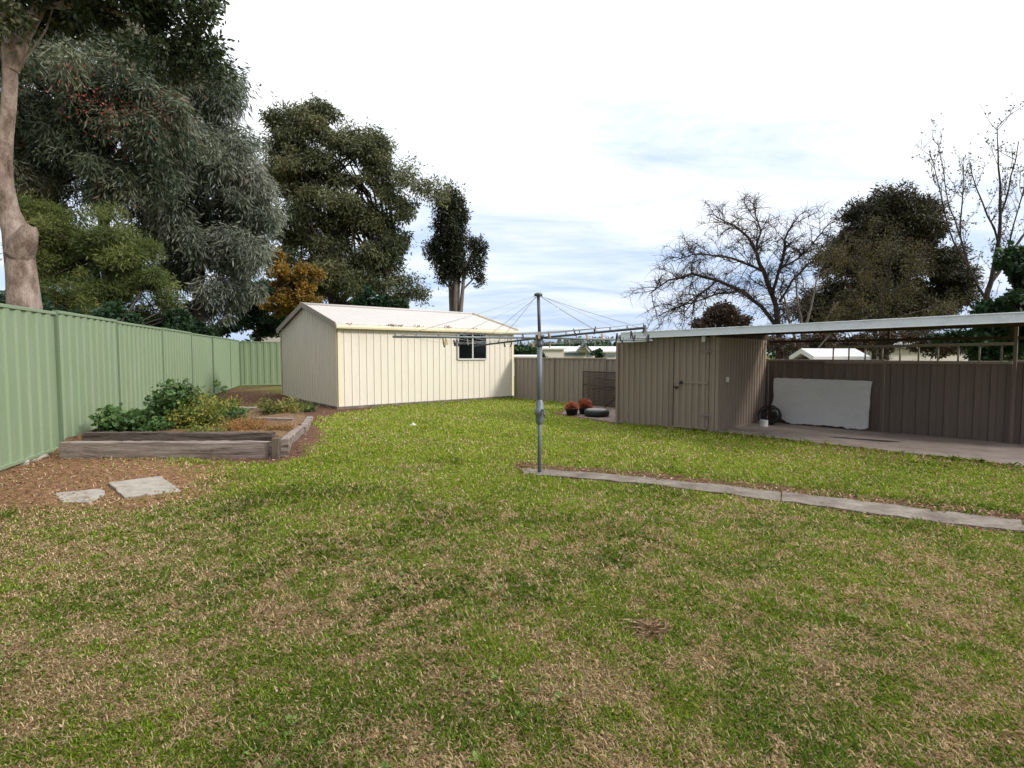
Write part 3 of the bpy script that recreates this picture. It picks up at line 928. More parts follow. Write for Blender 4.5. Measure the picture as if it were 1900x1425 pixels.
LLn = np.linalg.norm(lp1 - lp0)
nr = int(LLn / .30)
for i in range(nr):
    t = (i + .5) / nr; p = lp0 + (lp1 - lp0) * t; z_ = lz0 + (lz1 - lz0) * t
    MB().tube([v3(p, z_), v3(p, z_ + .33)], .016, 7).build('rung', lad_m, lad)

# white sheet leaning on the fence: thick torn foam slab
pw = paint('dirty_white_foam', (.80, .79, .77), .8, var=.03, stain=(.50, .46, .40), stain_amt=.3, streak=(1.5, 1.5, 4), bmp=.03)
wl = line_px(BF0 + BN * .30, BD, 1430); wr = line_px(BF0 + BN * .30, BD, 1612)
wu = unit(wr - wl); wL = np.linalg.norm(wr - wl); wt = at(1520, 703, (wl[1] + wr[1]) / 2 + .15)[2]
mb = MB(); out_ = []
nS = 40
top_, bot_ = [], []
rr_ = random.Random(5)
for i in range(nS + 1):
    t = i / nS; x = t * wL
    jt = rr_.uniform(-.012, .012)
    ztop_ = wt - .01 + jt * .4 - (.015 * max(0, .03 - t) / .03) - (.015 * max(0, t - .97) / .03)
    zbot_ = .05 + rr_.uniform(-.012, .014) + .24 * max(0, .22 - t) / .22 * 1.0 + (.02 if .5 < t < .8 else 0) + .03 * max(0, t - .97) / .03
    top_.append((x, ztop_)); bot_.append((x, zbot_))
leanv = lambda z: BN * (-.20 * z / wt)
rows = 6
fr = []
for i in range(nS + 1):
    for j in range(rows + 1):
        z_ = bot_[i][1] + (top_[i][1] - bot_[i][1]) * j / rows
        edge_in = (.05 if i == 0 else 0)
        p = wl + wu * (bot_[i][0] + rr_.uniform(-.008, .008) * (i in (0, nS)) + edge_in * rr_.random()) + leanv(z_) + BN * .014 * math.sin(3 * bot_[i][0] + z_ * 2)
        fr.append(v3(p, z_))
back = [q - v3(BN, 0) * .07 for q in fr]
k = rows + 1; tot = len(fr)
fs = [(i * k + j, (i + 1) * k + j, (i + 1) * k + j + 1, i * k + j + 1) for i in range(nS) for j in range(rows)]
fs += [tuple(tot + q for q in reversed(f)) for f in fs]
for i in range(nS):
    fs.append((i * k, tot + i * k, tot + (i + 1) * k, (i + 1) * k)); a = i * k + rows
    fs.append((a, a + k, tot + a + k, tot + a))
for j in range(rows):
    fs.append((j, j + 1, tot + j + 1, tot + j)); a = nS * k + j
    fs.append((a, tot + a, tot + a + 1, a + 1))
mb.add(fr + back, fs)
tag(mb.build('foam_sheet', pw), 'big dirty white sheet with ragged edges leaning on the fence under the carport', 'sheet')

# dark coiled bundle and small pale tin beside it
blk = paint('black_rubber', (.022, .025, .026), .45, var=.2)
p = line_px(BF0 + BN * .62, BD, 1433); cpz = .03
hose = thing('hose_coil', v3(p, cpz), 'dark coiled hose slumped against the left end of the white sheet', 'hose')
for k_ in range(7):
    mb = MB(); pts = []
    R_ = .20 - .012 * k_ + random.uniform(-.02, .02)
    ax1 = v3(unit(BD + .25 * np.array([random.uniform(-1, 1), random.uniform(-1, 1)])), 0); tilt = random.uniform(.1, .5)
    up = unit(np.array([0, 0, 1.]) * math.cos(tilt) - v3(BN, 0) * math.sin(tilt))
    c_ = v3(p + BN * random.uniform(-.10, .12) + BD * random.uniform(-.05, .05), cpz + R_ + .015)
    for q in range(22):
        a = 2 * math.pi * q / 21; pts.append(c_ + ax1 * R_ * 1.1 * math.cos(a) + up * R_ * math.sin(a))
    mb.tube(pts, .016, 7, cap=False); mb.build('loop', blk, hose)
p = G(1417, 794)[:2]
tin = thing('paint_tin', v3(p, .03), 'small pale round tin on the concrete beside the dark hose coil', 'tin')
mb = MB(); mb.lathe(v3(p, .03), [(0, 0), (.085, 0), (.088, .01), (.085, .02), (.085, .13), (.09, .14), (.082, .145)], 18); mb.build('body', whit, tin)
mb = MB(); mb.lathe(v3(p, .03), [(.08, .139), (.07, .134), (0, .136)], 18); mb.build('lid', paint('tin_lid', (.45, .45, .43), .4, metal=.6), tin)
mb = MB(); mb.tube([v3(p + np.array([.088 * math.cos(a), -.03 - .03 * math.sin(a)]), .03 + .12 - .04 * math.sin(a)) for a in np.linspace(0, math.pi, 9)], .003, 5); mb.build('handle', dk, tin)

# ------------------------------------------------------------------ wire screen and pots beside the shed
rust = paint('rusty_wire', (.055, .04, .033), .8, var=.3)
q0 = line_px(BF0 + BN * .22, BD, 1082); q1 = line_px(BF0 + BN * .22, BD, 1158)
zt_ = at(1082, 689, q0[1])[2]
scr = thing('wire_screen', v3(q0, 0), 'dark rusty wire mesh panel leaning on the brown fence beside the garden shed', 'mesh panel')
mb = MB()
for a, b_ in ((v3(q0, .05), v3(q0, zt_)), (v3(q1, .05), v3(q1, zt_)), (v3(q0, zt_), v3(q1, zt_)), (v3(q0, .05), v3(q1, .05)), (v3(q0, zt_ * .62), v3(q1, zt_ * .56))):
    mb.tube([a, b_], .014, 6)
mb.build('frame', rust, scr)
mb = MB(); Lq = np.linalg.norm(q1 - q0)
for i in range(1, int(Lq / .045)):
    p = q0 + (q1 - q0) * (i * .045 / Lq); mb.tube([v3(p, .05), v3(p, zt_)], .0055, 4, cap=False)
for i in range(1, int(zt_ / .045)):
    mb.tube([v3(q0, .05 + i * .045), v3(q1, .05 + i * .045)], .0055, 4, cap=False)
mb.build('mesh', rust, scr)
stick = rough_mat('dead_stick', [(.3, (.03, .022, .018)), (.6, (.08, .06, .05)), (.9, (.15, .12, .10))], 10, .9)
for pts_, lab in ((((1106, 701), (1122, 703), (1146, 703)), 'dark dead branch across the top of the wire mesh panel'),
                  (((1100, 722), (1118, 720), (1138, 724)), 'dark dead branch caught halfway down the wire mesh panel'),
                  (((1146, 735), (1132, 746), (1122, 756)), 'dark dead branch slanting at the foot of the wire mesh panel')):
    yy = q1[1] - .12
    P_ = [at(x, y, yy + .004 * (1140 - x)) for x, y in pts_]
    mb = MB(); mb.tube(P_, [.018, .022, .016], 6)
    mb.tube([P_[1], P_[1] + np.array([.1, 0, .16])], [.012, .004], 5); mb.tube([P_[1], P_[1] + np.array([-.12, 0, -.10])], [.012, .004], 5)
    tag(mb.build('dead_branch', stick), lab, 'branch')


def leaves_at(P_, d, L, W, up=None):
    """rhombic leaves from base points P_, direction d"""
    n = len(P_)
    r = RS.randn(n, 3) if up is None else up
    s_ = np.cross(d, r); s_ /= (np.linalg.norm(s_, axis=1)[:, None] + 1e-9)
    L = np.broadcast_to(L, (n,))[:, None]; W = np.broadcast_to(W, (n,))[:, None]
    return np.stack([P_, P_ + d * L * .45 + s_ * W, P_ + d * L, P_ + d * L * .45 - s_ * W], 1)


potm = paint('black_plastic_pot', (.025, .022, .024), .5, var=.2)
succ = leaf_mat('red_succulent', [(0, (.24, .07, .04)), (.4, (.52, .16, .09)), (.75, (.62, .26, .16)), (1, (.60, .42, .28))], trans=.15, spec=.3)
for px_, py_, R_, hh, lab in ((1061, 771, .22, .17, 'smaller pale red rosette plant in a black pot, left of the pair'), (1085, 769, .23, .25, 'taller deep red bushy plant in a black pot, next to the tyre')):
    p = G(px_, py_)
    pt = thing('potted_plant', p, lab, 'pot plant', 'red potted plants by the brown fence')
    mb = MB(); mb.lathe(v3(p, 0.012), [(0, 0), (.13, 0), (.165, .15), (.18, .15), (.18, .18), (.165, .18), (.155, .15), (0, .14)], 18); mb.build('pot', potm, pt)
    n_ = 420; d = RS.randn(n_, 3); d[:, 2] = np.abs(d[:, 2]) + .1; d /= np.linalg.norm(d, axis=1)[:, None]
    c_ = p + np.array([0, 0, .15 + hh * .15]); P_ = c_ + d * np.array([R_ * .5, R_ * .5, hh * .55]) * (RS.rand(n_, 1) * .9 + .3)
    np_mesh('foliage', leaves_at(P_, d, .11, .026), 4, succ, pt, {'rnd': np.repeat(np.clip(RS.rand(n_) * .6 + .5 * d[:, 0] * .3 + (.3 if px_ < 1070 else 0.05), 0, 1), 4)})
p = G(1107, 773)
ty = thing('tyre', p, 'old black tyre lying flat with a grey lid, right of the red pot plants', 'tyre')
mb = MB(); mb.lathe(v3(p, .012), [(.20, .02), (.27, 0), (.315, .03), (.325, .09), (.315, .15), (.27, .18), (.20, .16), (.185, .09), (.20, .02)], 28); mb.build('casing', blk, ty)
mb = MB(); mb.lathe(v3(p, .012), [(0, .178), (.22, .185), (.25, .182), (.25, .165), (0, .16)], 28); mb.build('lid', rough_mat('lid_grey', [(.3, (.2, .19, .18)), (.7, (.36, .34, .33))], 6), ty)

# ------------------------------------------------------------------ rotary clothesline
steel = paint('galvanised_pipe', (.19, .215, .235), .55, metal=.35, var=.18, stain=(.16, .15, .15), stain_amt=.5, streak=(8, 8, 1))
steel_d = paint('dark_galvanised', (.10, .112, .125), .55, metal=.4, var=.2)
wire_m = paint('line_wire', (.42, .42, .42), .5, metal=.3, var=.1)
cl = thing('rotary_clothesline', v3(POLE, 0), 'grey galvanised rotary clothesline with four arms standing in the lawn at the path end', 'clothesline')
px0, py0 = POLE[0], POLE[1]
ZA = CAM_H + 30 / FPX * py0
ztop_ = CAM_H + 110 / FPX * py0
mb = MB(); mb.tube([(px0, py0, -.05), (px0, py0, 1.05)], .0275, 14); mb.build('lower_post', steel, cl)
mb = MB(); mb.tube([(px0, py0, .80), (px0 - .003, py0, ZA - .03)], .036, 14); mb.build('upper_post', steel, cl)
mb = MB(); mb.tube([(px0 - .003, py0, ZA - .02), (px0 - .022, py0, ztop_)], .021, 12); mb.build('mast', steel_d, cl)
mb = MB(); mb.lathe((px0 - .022, py0, ztop_ - .03), [(.02, 0), (.055, .012), (.055, .035), (.03, .05), (0, .052)], 14); mb.build('cap', steel_d, cl)
mb = MB(); mb.lathe((px0, py0, .66), [(.030, 0), (.045, .01), (.05, .06), (.056, .075), (.056, .13), (.066, .14), (.066, .20), (.052, .21), (.052, .29), (.04, .31), (.034, .34)], 16)
gearbox = mb.build('gearbox', steel, cl)
mb = MB(); mb.tube([(px0, py0, .86), (px0 + .05, py0 - .08, .86), (px0 + .055, py0 - .09, .80), (px0 + .055, py0 - .12, .79)], [.014, .014, .012, .014], 8); mb.build('crank', steel_d, gearbox)
mb = MB(); mb.lathe((px0, py0, ZA - .12), [(.037, 0), (.05, .01), (.05, .05), (.042, .06), (.042, .12), (.06, .125), (.06, .16), (.03, .165)], 14); mb.build('hub', steel_d, cl)
L_ = 2.0; bb_ = math.radians(29.5)
tips = {'A': (px0 - L_ * math.cos(bb_), py0 - L_ * math.sin(bb_), CAM_H + 32 / FPX * 6.43),
        'B': (px0 + L_ * math.sin(bb_), py0 - L_ * math.cos(bb_), CAM_H + 48 / FPX * 5.70),
        'C': (px0 + L_ * math.cos(bb_), py0 + L_ * math.sin(bb_), CAM_H + 25 / FPX * 8.43),
        'D': (px0 - L_ * math.sin(bb_), py0 + L_ * math.cos(bb_), CAM_H + 15 / FPX * 9.16)}
tips = {k: np.array(v) for k, v in tips.items()}
hubp = np.array([px0, py0, ZA])
capp = np.array([px0 - .022, py0, ztop_ - .01])
for k, tpt in tips.items():
    mb = MB(); d = unit(tpt - hubp)
    mb.tube([hubp + d * .03, tpt], .0135, 9)
    for f in (.30, .44, .58, .72, .86, .985):       # hooks that hold the line
        q = hubp + (tpt - hubp) * f
        mb.tube([q + np.array([0, 0, .012]), q + np.array([0, 0, .045])], .006, 5)
    mb.build('arm', steel_d if k in 'BD' else steel, cl)
    off = unit(np.cross(d, (0, 0, 1))) * .03
    for f, s_ in ((.97, 1), (.62, -1)):
        q = hubp + (tpt - hubp) * f
        mb = MB(); mb.tube([capp + off * s_ * .5, (capp + q) / 2 + np.array([0, 0, -.012]), q], .0028, 5); mb.build('stay_wire', wire_m, cl)
order = 'ABCD'


def wirept(i, f, t):
    a = hubp + (tips[order[i]] - hubp) * f; b_ = hubp + (tips[order[(i + 1) % 4]] - hubp) * f
    z = np.array([0, 0, .042 - .05 * f * 4 * t * (1 - t)])
    return a * (1 - t) + b_ * t + z


for i in range(4):
    for f in (.30, .44, .58, .72, .86, .985):
        mb = MB(); mb.tube([wirept(i, f, t) for t in np.linspace(0, 1, 9)], .0022, 4, cap=False); mb.build('line', wire_m, cl)
pegc = {'dark': paint('peg_dark', (.035, .035, .045), .5), 'wooden': paint('peg_wood', (.42, .30, .17), .7), 'yellow': paint('peg_yellow', (.45, .33, .10), .5), 'grey': paint('peg_grey', (.25, .25, .26), .6)}
pegs = [(3, .86, .62, 'yellow'), (3, .86, .66, 'wooden'), (3, .72, .55, 'dark'), (3, .86, .50, 'dark'), (3, .86, .47, 'dark'), (3, .86, .44, 'dark'), (3, .72, .50, 'grey'), (3, .985, .48, 'dark'),
        (2, .86, .85, 'dark'), (2, .86, .80, 'dark'), (2, .72, .78, 'dark'), (2, .72, .70, 'grey'), (2, .86, .66, 'wooden'), (2, .985, .55, 'wooden'), (2, .86, .45, 'dark'), (2, .86, .35, 'dark'), (2, .985, .30, 'grey'), (2, .72, .40, 'dark'), (2, .86, .22, 'dark'), (2, .985, .15, 'dark'),
        (1, .86, .30, 'dark'), (1, .86, .35, 'dark'), (1, .72, .45, 'dark'), (1, .985, .10, 'dark'), (1, .985, .20, 'grey'), (1, .985, .5, 'dark'), (1, .86, .62, 'dark'), (1, .58, .5, 'wooden'), (1, .72, .7, 'dark'), (1, .985, .62, 'dark'), (1, .44, .5, 'wooden'),
        (0, .30, .60, 'wooden'), (0, .44, .70, 'wooden'), (0, .30, .35, 'dark'), (0, .58, .86, 'dark'), (0, .72, .92, 'dark')]
WN = {0: 'left and near arms', 1: 'near and right arms', 2: 'right and far arms', 3: 'far and left arms'}
peg_src = {}
for i, f, t, cn_ in pegs:
    p = wirept(i, f, t)
    if cn_ not in peg_src:
        mb = MB()
        for s_ in (-1, 1):
            mb.bar(np.array([0, s_ * .003, .022]), np.array([0, s_ * .009, -.055]), .012, .007, up=(0, 1, 0))
        mb.tube([(0, -.006, 0), (0, .006, 0)], .006, 6)
        o = mb.build('clothes_peg', pegc[cn_]); peg_src[cn_] = o
    else:
        o = peg_src[cn_].copy(); C.objects.link(o)
    o.location = [float(v) for v in p]
    o.rotation_euler = (random.uniform(-.25, .25), random.uniform(-.35, .35), random.uniform(0, 3.14))
    s_ = 1.15
    o.scale = (s_, s_, s_)
    tag(o, f'small {cn_} clothes peg clipped to the clothesline between its {WN[i]}', 'clothes peg', f'{cn_} pegs on the line between the {WN[i]}')

# ------------------------------------------------------------------ raised garden bed
slp = rough_mat('weathered_sleeper', [(.30, (.06, .045, .037)), (.42, (.23, .18, .155)), (.6, (.38, .315, .28)), (.75, (.52, .46, .42))], 1.6, .9, 1.0, 7, .03, stretch=(1, 6, 14))
bed = thing('raised_garden_bed', G(112, 850), 'raised garden bed of weathered timber sleepers against the green fence', 'garden bed')


slp_shade = rough_mat('shaded_sleeper', [(.30, (.03, .022, .018)), (.45, (.10, .075, .062)), (.65, (.20, .16, .14)), (.8, (.34, .29, .26))], 1.6, .9, 1.0, 7, .03, stretch=(1, 6, 14))  # darker copy of the sleeper wood, shade of the gap put into its colour


def sleeper(a, b_, zb, zt, th, seed=0, m_=None):
    rr = random.Random(seed); mb = MB(); a = np.asarray(a)[:2]; b_ = np.asarray(b_)[:2]
    u = unit(b_ - a); nrm = np.array([-u[1], u[0]]); L = np.linalg.norm(b_ - a); k = max(4, int(L / .12)); vs = []
    for i in range(k + 1):
        p = a + u * L * i / k
        j = lambda s: rr.uniform(-s, s)
        sec = [(-th / 2, zb), (-th / 2 - .004, (zb + zt) / 2), (-th / 2, zt - .015), (-th / 2 + .015, zt), (th / 2 - .015, zt), (th / 2, zt - .015), (th / 2, zb)]
        for d, z in sec: vs.append(v3(p + nrm * (d + j(.005)), z + j(.006)))
    m = 7
    fs = [(i * m + q, (i + 1) * m + q, (i + 1) * m + (q + 1) % m, i * m + (q + 1) % m) for i in range(k) for q in range(m)]
    fs += [tuple(range(m))[::-1], tuple(k * m + q for q in range(m))]
    mb.add(vs, fs)
    return mb.build('sleeper', m_ or slp, bed)


A0 = G(112, 850)[:2] + np.array([.05, 0]); A1 = G(502, 849)[:2]
sleeper(A0, A1, -.03, .255, .15, 1)
sleeper(at(160, 804, 9.05)[:2], at(508, 806, 9.0)[:2], .0, .32, .12, 2, slp_shade)
B0 = at(526, 812, 8.55)[:2]; B1 = at(556, 787, 10.2)[:2]; B2 = at(575, 772, 12.0)[:2]
sleeper(B0, B1, -.02, .275, .13, 3)
sleeper(B1 + np.array([.03, .03]), B2, -.02, .25, .13, 4)
sleeper(at(468, 778, 11.2)[:2], at(545, 778, 11.0)[:2], .2, .325, .10, 5)
sleeper(at(425, 760, 13.3)[:2], at(480, 760, 13.2)[:2], .15, .33, .12, 6)
mb = MB(); pz = at(512, 808, 8.42)
mb.box((pz[0], pz[1], .13), (.11, .12, .38), rz=.1, bev=.01); mb.build('post', rough_mat('post_timber', [(.3, (.05, .04, .03)), (.6, (.17, .13, .10)), (.9, (.3, .25, .2))], 4, .9, .6, 20, stretch=(4, 4, 1)), bed)
# soil surface filling the bed
bx = [A0 + np.array([-.3, .1]), A1 + np.array([.12, .1]), B0, B1, B2, at(560, 765, 13.6)[:2], at(455, 760, 14.5)[:2], at(330, 770, 13.5)[:2], line_px(FL0, FD, 240) + FN * .05]
cxy = np.mean(bx, 0)
gxx, gyy = np.meshgrid(np.linspace(-10.5, -2.9, 90), np.linspace(8.3, 14.8, 80))
sd_ = sdf_poly(gxx, gyy, bx)
zz = .27 + (fbm(gxx * 2, gyy * 2, 66) - .5) * .09 - sstep(-.35, .02, sd_) * .06
zz = np.where(gyy < 8.97, zz - .20, zz)
mb = MB(); idx_ = np.arange(gxx.size).reshape(gxx.shape); ok = sd_ < 0
fs = []
for i in range(gxx.shape[0] - 1):
    for j in range(gxx.shape[1] - 1):
        if ok[i, j] and ok[i + 1, j] and ok[i, j + 1] and ok[i + 1, j + 1]:
            fs.append((idx_[i, j], idx_[i, j + 1], idx_[i + 1, j + 1], idx_[i + 1, j]))
mb.add(np.stack([gxx, gyy, zz], -1).reshape(-1, 3), fs, True)
mb.build('soil', rough_mat('bed_soil', [(.25, (.06, .035, .02)), (.5, (.17, .10, .055)), (.7, (.27, .18, .10)), (.9, (.15, .14, .05))], 12, .95, .8, 40, .02), bed)
MB().box((-5.2, 8.72, .05), (3.3, .26, .08)).build('fill', rough_mat('dark_fill', [(.3, (.03, .02, .014)), (.7, (.09, .055, .035))], 14), bed)

# bed plants -----------------------------------------------------------------
dgreen = leaf_mat('herb_dark', [(0, (.022, .055, .016)), (.5, (.065, .13, .035)), (1, (.16, .24, .07))], trans=.2)
mgreen = leaf_mat('herb_mixed', [(0, (.04, .08, .02)), (.4, (.12, .17, .035)), (.7, (.30, .27, .055)), (1, (.46, .32, .08))], trans=.25)
ygreen = leaf_mat('herb_yellow', [(0, (.05, .075, .02)), (.5, (.16, .17, .04)), (.8, (.30, .25, .07)), (1, (.36, .20, .07))], trans=.25)
redgr = leaf_mat('rusty_grass', [(0, (.12, .09, .03)), (.5, (.30, .16, .05)), (1, (.46, .22, .09))], trans=.25)
stemm = rough_mat('green_stem', [(.3, (.05, .06, .02)), (.7, (.13, .12, .05))], 10)


def herb(name, px_, py_, Y, wid, hgt, n, m, label, leaf=.07, wr=.35, cat='plant', stems=22, upw=.3, group=None, z0=.25, dep=None):
    c_ = at(px_, py_, Y); c_[2] = z0
    t = thing(name, c_, label, cat, group)
    mb = MB(); heads = []
    for i in range(stems):
        a = random.uniform(0, 6.28); r = math.sqrt(random.random()); hh = hgt * random.uniform(.45, 1.0) * (1 - .35 * r * r)
        e = c_ + np.array([math.cos(a) * r * wid / 2, math.sin(a) * r * (dep or wid * .8) / 2, hh])
        b_ = c_ + np.array([math.cos(a) * r * wid * .22, math.sin(a) * r * wid * .2, -.05])
        mid = (b_ + e) / 2 + np.array([random.uniform(-.04, .04), random.uniform(-.04, .04), hh * .1])
        mb.tube([b_, mid, e], [.006, .005, .002], 4, cap=False)
        for f in np.linspace(.25, 1, 9): heads.append(b_ * (1 - f) ** 2 + 2 * mid * f * (1 - f) + e * f * f)
    mb.build('stem', stemm, t)
    heads = np.array(heads)
    n = int(n * 1.7)
    k = RS.randint(0, len(heads), n)
    P_ = heads[k] + RS.randn(n, 3) * np.array([.07, .07, .04]) * (wid ** .3)
    P_[:, 2] = np.maximum(P_[:, 2], z0 + .01)
    d = RS.randn(n, 3); d[:, 2] = d[:, 2] * .6 + upw; d /= np.linalg.norm(d, axis=1)[:, None]
    L = leaf * (.5 + .9 * RS.rand(n))
    crn = np.clip(.5 * _rand_of(k) + .5 * RS.rand(n), 0, 1)
    np_mesh('foliage', leaves_at(P_, d, L, L * wr), 4, m, t, {'rnd': np.repeat(crn, 4)})
    return t


def _rand_of(k): return ((k // 9) * 7919 % 101) / 101.0


herb('leafy_plant', 235, 790, 9.75, .95, .47, 900, dgreen, 'dark green leafy plant at the left end of the raised bed', .085, .42)
herb('leafy_plant', 322, 790, 10.1, .95, .92, 1100, dgreen, 'tallest dark green bush in the raised bed, against the pale fence', .085, .42, stems=26)
herb('leafy_plant', 368, 790, 10.0, 1.05, .78, 1500, mgreen, 'yellowing green bush in the middle of the raised bed', .06, .28, stems=30)
herb('leafy_plant', 420, 785, 10.4, .75, .42, 800, dgreen, 'low dark green herb right of the yellowing bush', .06, .3)
herb('leafy_plant', 292, 798, 9.6, .6, .22, 400, dgreen, 'small low green plant between the two dark bushes in the bed', .06, .35)
herb('leafy_plant', 405, 765, 12.3, 1.0, .42, 500, mgreen, 'loose green plant at the back of the bed by the fence', .11, .16, upw=.9)
herb('leafy_plant', 522, 770, 12.6, 1.15, .36, 1300, ygreen, 'yellow green clump of herbs at the back right of the bed', .07, .2, upw=.7)
herb('leafy_plant', 455, 790, 9.8, .75, .2, 900, redgr, 'rusty orange dry grass tuft behind the front sleeper', .10, .05, upw=.8, stems=26)
herb('leafy_plant', 520, 793, 9.7, .5, .12, 320, redgr, 'short rusty weeds in the right corner of the bed', .07, .08, upw=.8)
herb('leafy_plant', 395, 797, 9.45, .8, .13, 420, mgreen, 'low yellow green weeds along the front of the bed', .06, .12, upw=.7)
herb('leafy_plant', 565, 752, 15.3, .7, .16, 260, dgreen, 'small green weed at the foot of the garage side wall', .07, .3, z0=.05)
herb('leafy_plant', 470, 750, 14.5, 1.3, .14, 700, ygreen, 'flat bright green patch behind the bed sleepers', .06, .12, upw=.5, z0=.12)
# tall dry flower stalks
for px_, py_, lab in ((402, 711, 'thin tall stalk with a dark seed head before the fence, taller one'), (416, 722, 'thin shorter stalk with reddish seed head before the fence')):
    c_ = at(px_ + 6, 770, 12.6); c_[2] = .2; e = at(px_, py_, 12.5)
    t = thing('flower_stalk', c_, lab, 'plant')
    mb = MB(); mb.tube([c_, (c_ + e) / 2 + np.array([.03, 0, .03]), e], [.007, .005, .003], 5); mb.build('stem', stemm, t)
    n_ = 40; d = RS.randn(n_, 3); d /= np.linalg.norm(d, axis=1)[:, None]
    np_mesh('seed_head', leaves_at(e + d * .03, d, .07, .02), 4, dgreen, t, {'rnd': np.repeat(RS.rand(n_), 4)})

# ------------------------------------------------------------------ loose stones and slabs
stone = rough_mat('pale_stone', [(.25, (.20, .17, .14)), (.5, (.33, .29, .25)), (.8, (.43, .39, .34))], 7, .9, .5, 30, .01)


def flag(name, pix, zs, th, label, seed):
    rr = random.Random(seed)
    P_ = [G(x, y, z) for (x, y), z in zip(pix, zs)]
    # ragged outline
    out_ = []
    for i in range(len(P_)):
        a, b_ = P_[i], P_[(i + 1) % len(P_)]
        for j in range(5):
            out_.append(a + (b_ - a) * j / 5 + np.array([rr.uniform(-.012, .012), rr.uniform(-.012, .012), 0]))
    n_ = len(out_); c_ = np.mean(out_, 0)
    inn = [c_ + (p - c_) * .96 + np.array([0, 0, .004]) for p in out_]
    low = [p - np.array([0, 0, th]) for p in out_]
    mb = MB(); mb.add(inn + out_ + low, [tuple(range(n_))] + [(i, n_ + i, n_ + (i + 1) % n_, (i + 1) % n_) for i in range(n_)] + [(n_ + i, 2 * n_ + i, 2 * n_ + (i + 1) % n_, n_ + (i + 1) % n_) for i in range(n_)])
    return tag(mb.build(name, stone), label, 'stone slab')


flag('stone_slab', [(201, 895), (297, 883), (338, 911), (233, 922.5)], [.035, .025, .008, .016], .05, 'larger square concrete slab lying in the bare dirt, tilted clear of the soil', 1)
flag('stone_slab', [(101, 915), (188, 906), (197, 917), (168, 932), (113, 932)], [.012, .010, .006, .006, .008], .05, 'smaller broken concrete slab half buried in the dirt', 2)


def rock(px_, py_, r, label, seed, m=stone, sc=(1.3, .9, .7)):
    rr = np.random.RandomState(seed); p = G(px_, py_)
    import bmesh
    bm = bmesh.new(); bmesh.ops.create_icosphere(bm, subdivisions=3, radius=1)
    for v in bm.verts:
        q = np.array(v.co); k = 1 + .28 * math.sin(q[0] * 3.1 + seed) * math.cos(q[1] * 2.7 + q[2] * 2) + rr.uniform(-.05, .05)
        q = np.sign(q) * np.abs(q) ** .8 * k
        v.co = Vector((q[0] * r * sc[0], q[1] * r * sc[1], q[2] * r * sc[2]))
    me = bpy.data.meshes.new('stone'); bm.to_mesh(me); bm.free()
    o = link_mesh('stone', me, m, None); o.location = (p[0], p[1], r * .35); o.rotation_euler = (0, 0, seed)
    return tag(o, label, 'stone')


rock(42, 862, .065, 'rounded cream stone under the near end of the green fence', 3)
rock(76, 851, .07, 'flat pale stone at the foot of the green fence beside the sleeper', 5, sc=(2.2, .8, .5))
rock(62, 857, .04, 'small pale stone between the cream stone and the flat one', 8)
rock(18, 868, .035, 'small brown stone nearest the left edge under the fence', 9, rough_mat('brown_stone', [(.3, (.12, .09, .07)), (.7, (.24, .19, .15))], 8))
rock(766, 790, .05, 'small white stone lying alone on the lawn in front of the garage', 4, rough_mat('white_stone', [(.3, (.45, .44, .42)), (.7, (.68, .67, .64))], 8), sc=(1.2, .8, .7))
for i, (x, y) in enumerate(((820, 749), (865, 747), (738, 752))):
    rock(x, y + 2, .06, ('grey stone at the garage footing below the window', 'grey stone at the footing just right of the window', 'grey stone at the footing left of the window')[i], 20 + i, conc, sc=(2, .8, .6))
# loose heaps of dead grass in the lawn
for px_, py_, r, lab in ((1206, 1172, .07, 'brown tuft of dead grass on the lawn right of centre'), (975, 866, .13, 'heap of dry brown grass at the foot of the clothesline post')):
    p = G(px_, py_); n_ = 340
    P_ = p + RS.randn(n_, 3) * np.array([r * .6, r * .6, .008]) + np.array([0, 0, .022]); d = RS.randn(n_, 3); d[:, 2] *= .35; d /= np.linalg.norm(d, axis=1)[:, None]
    tag(np_mesh('dead_grass_tuft', leaves_at(P_, d, .075, .004), 4, dead, None, {'rnd': np.repeat(np.clip(.35 + RS.rand(n_) * .6, 0, 1), 4)}), lab, 'dry grass')

# ------------------------------------------------------------------ trees
bark_g = rough_mat('gum_bark', [(.30, (.085, .06, .05)), (.42, (.21, .15, .12)), (.55, (.36, .28, .235)), (.66, (.43, .35, .30)), (.78, (.27, .12, .07))], 3.0, .9, .9, 11, .05, stretch=(1.6, 1.6, .7))
bark_d = rough_mat('dark_bark', [(.3, (.022, .017, .014)), (.6, (.06, .048, .04)), (.9, (.12, .10, .085))], 5, .95, .6, 20, .02, stretch=(2, 2, .5))
bark_p = rough_mat('pale_bark', [(.3, (.10, .08, .07)), (.6, (.22, .18, .16)), (.9, (.33, .29, .26))], 4, .9, .6, 18, .02, stretch=(2, 2, .4))
bark_b = rough_mat('bare_twig_bark', [(.3, (.035, .026, .024)), (.6, (.075, .058, .052)), (.9, (.13, .105, .095))], 6, .95, .3, 20, .01)

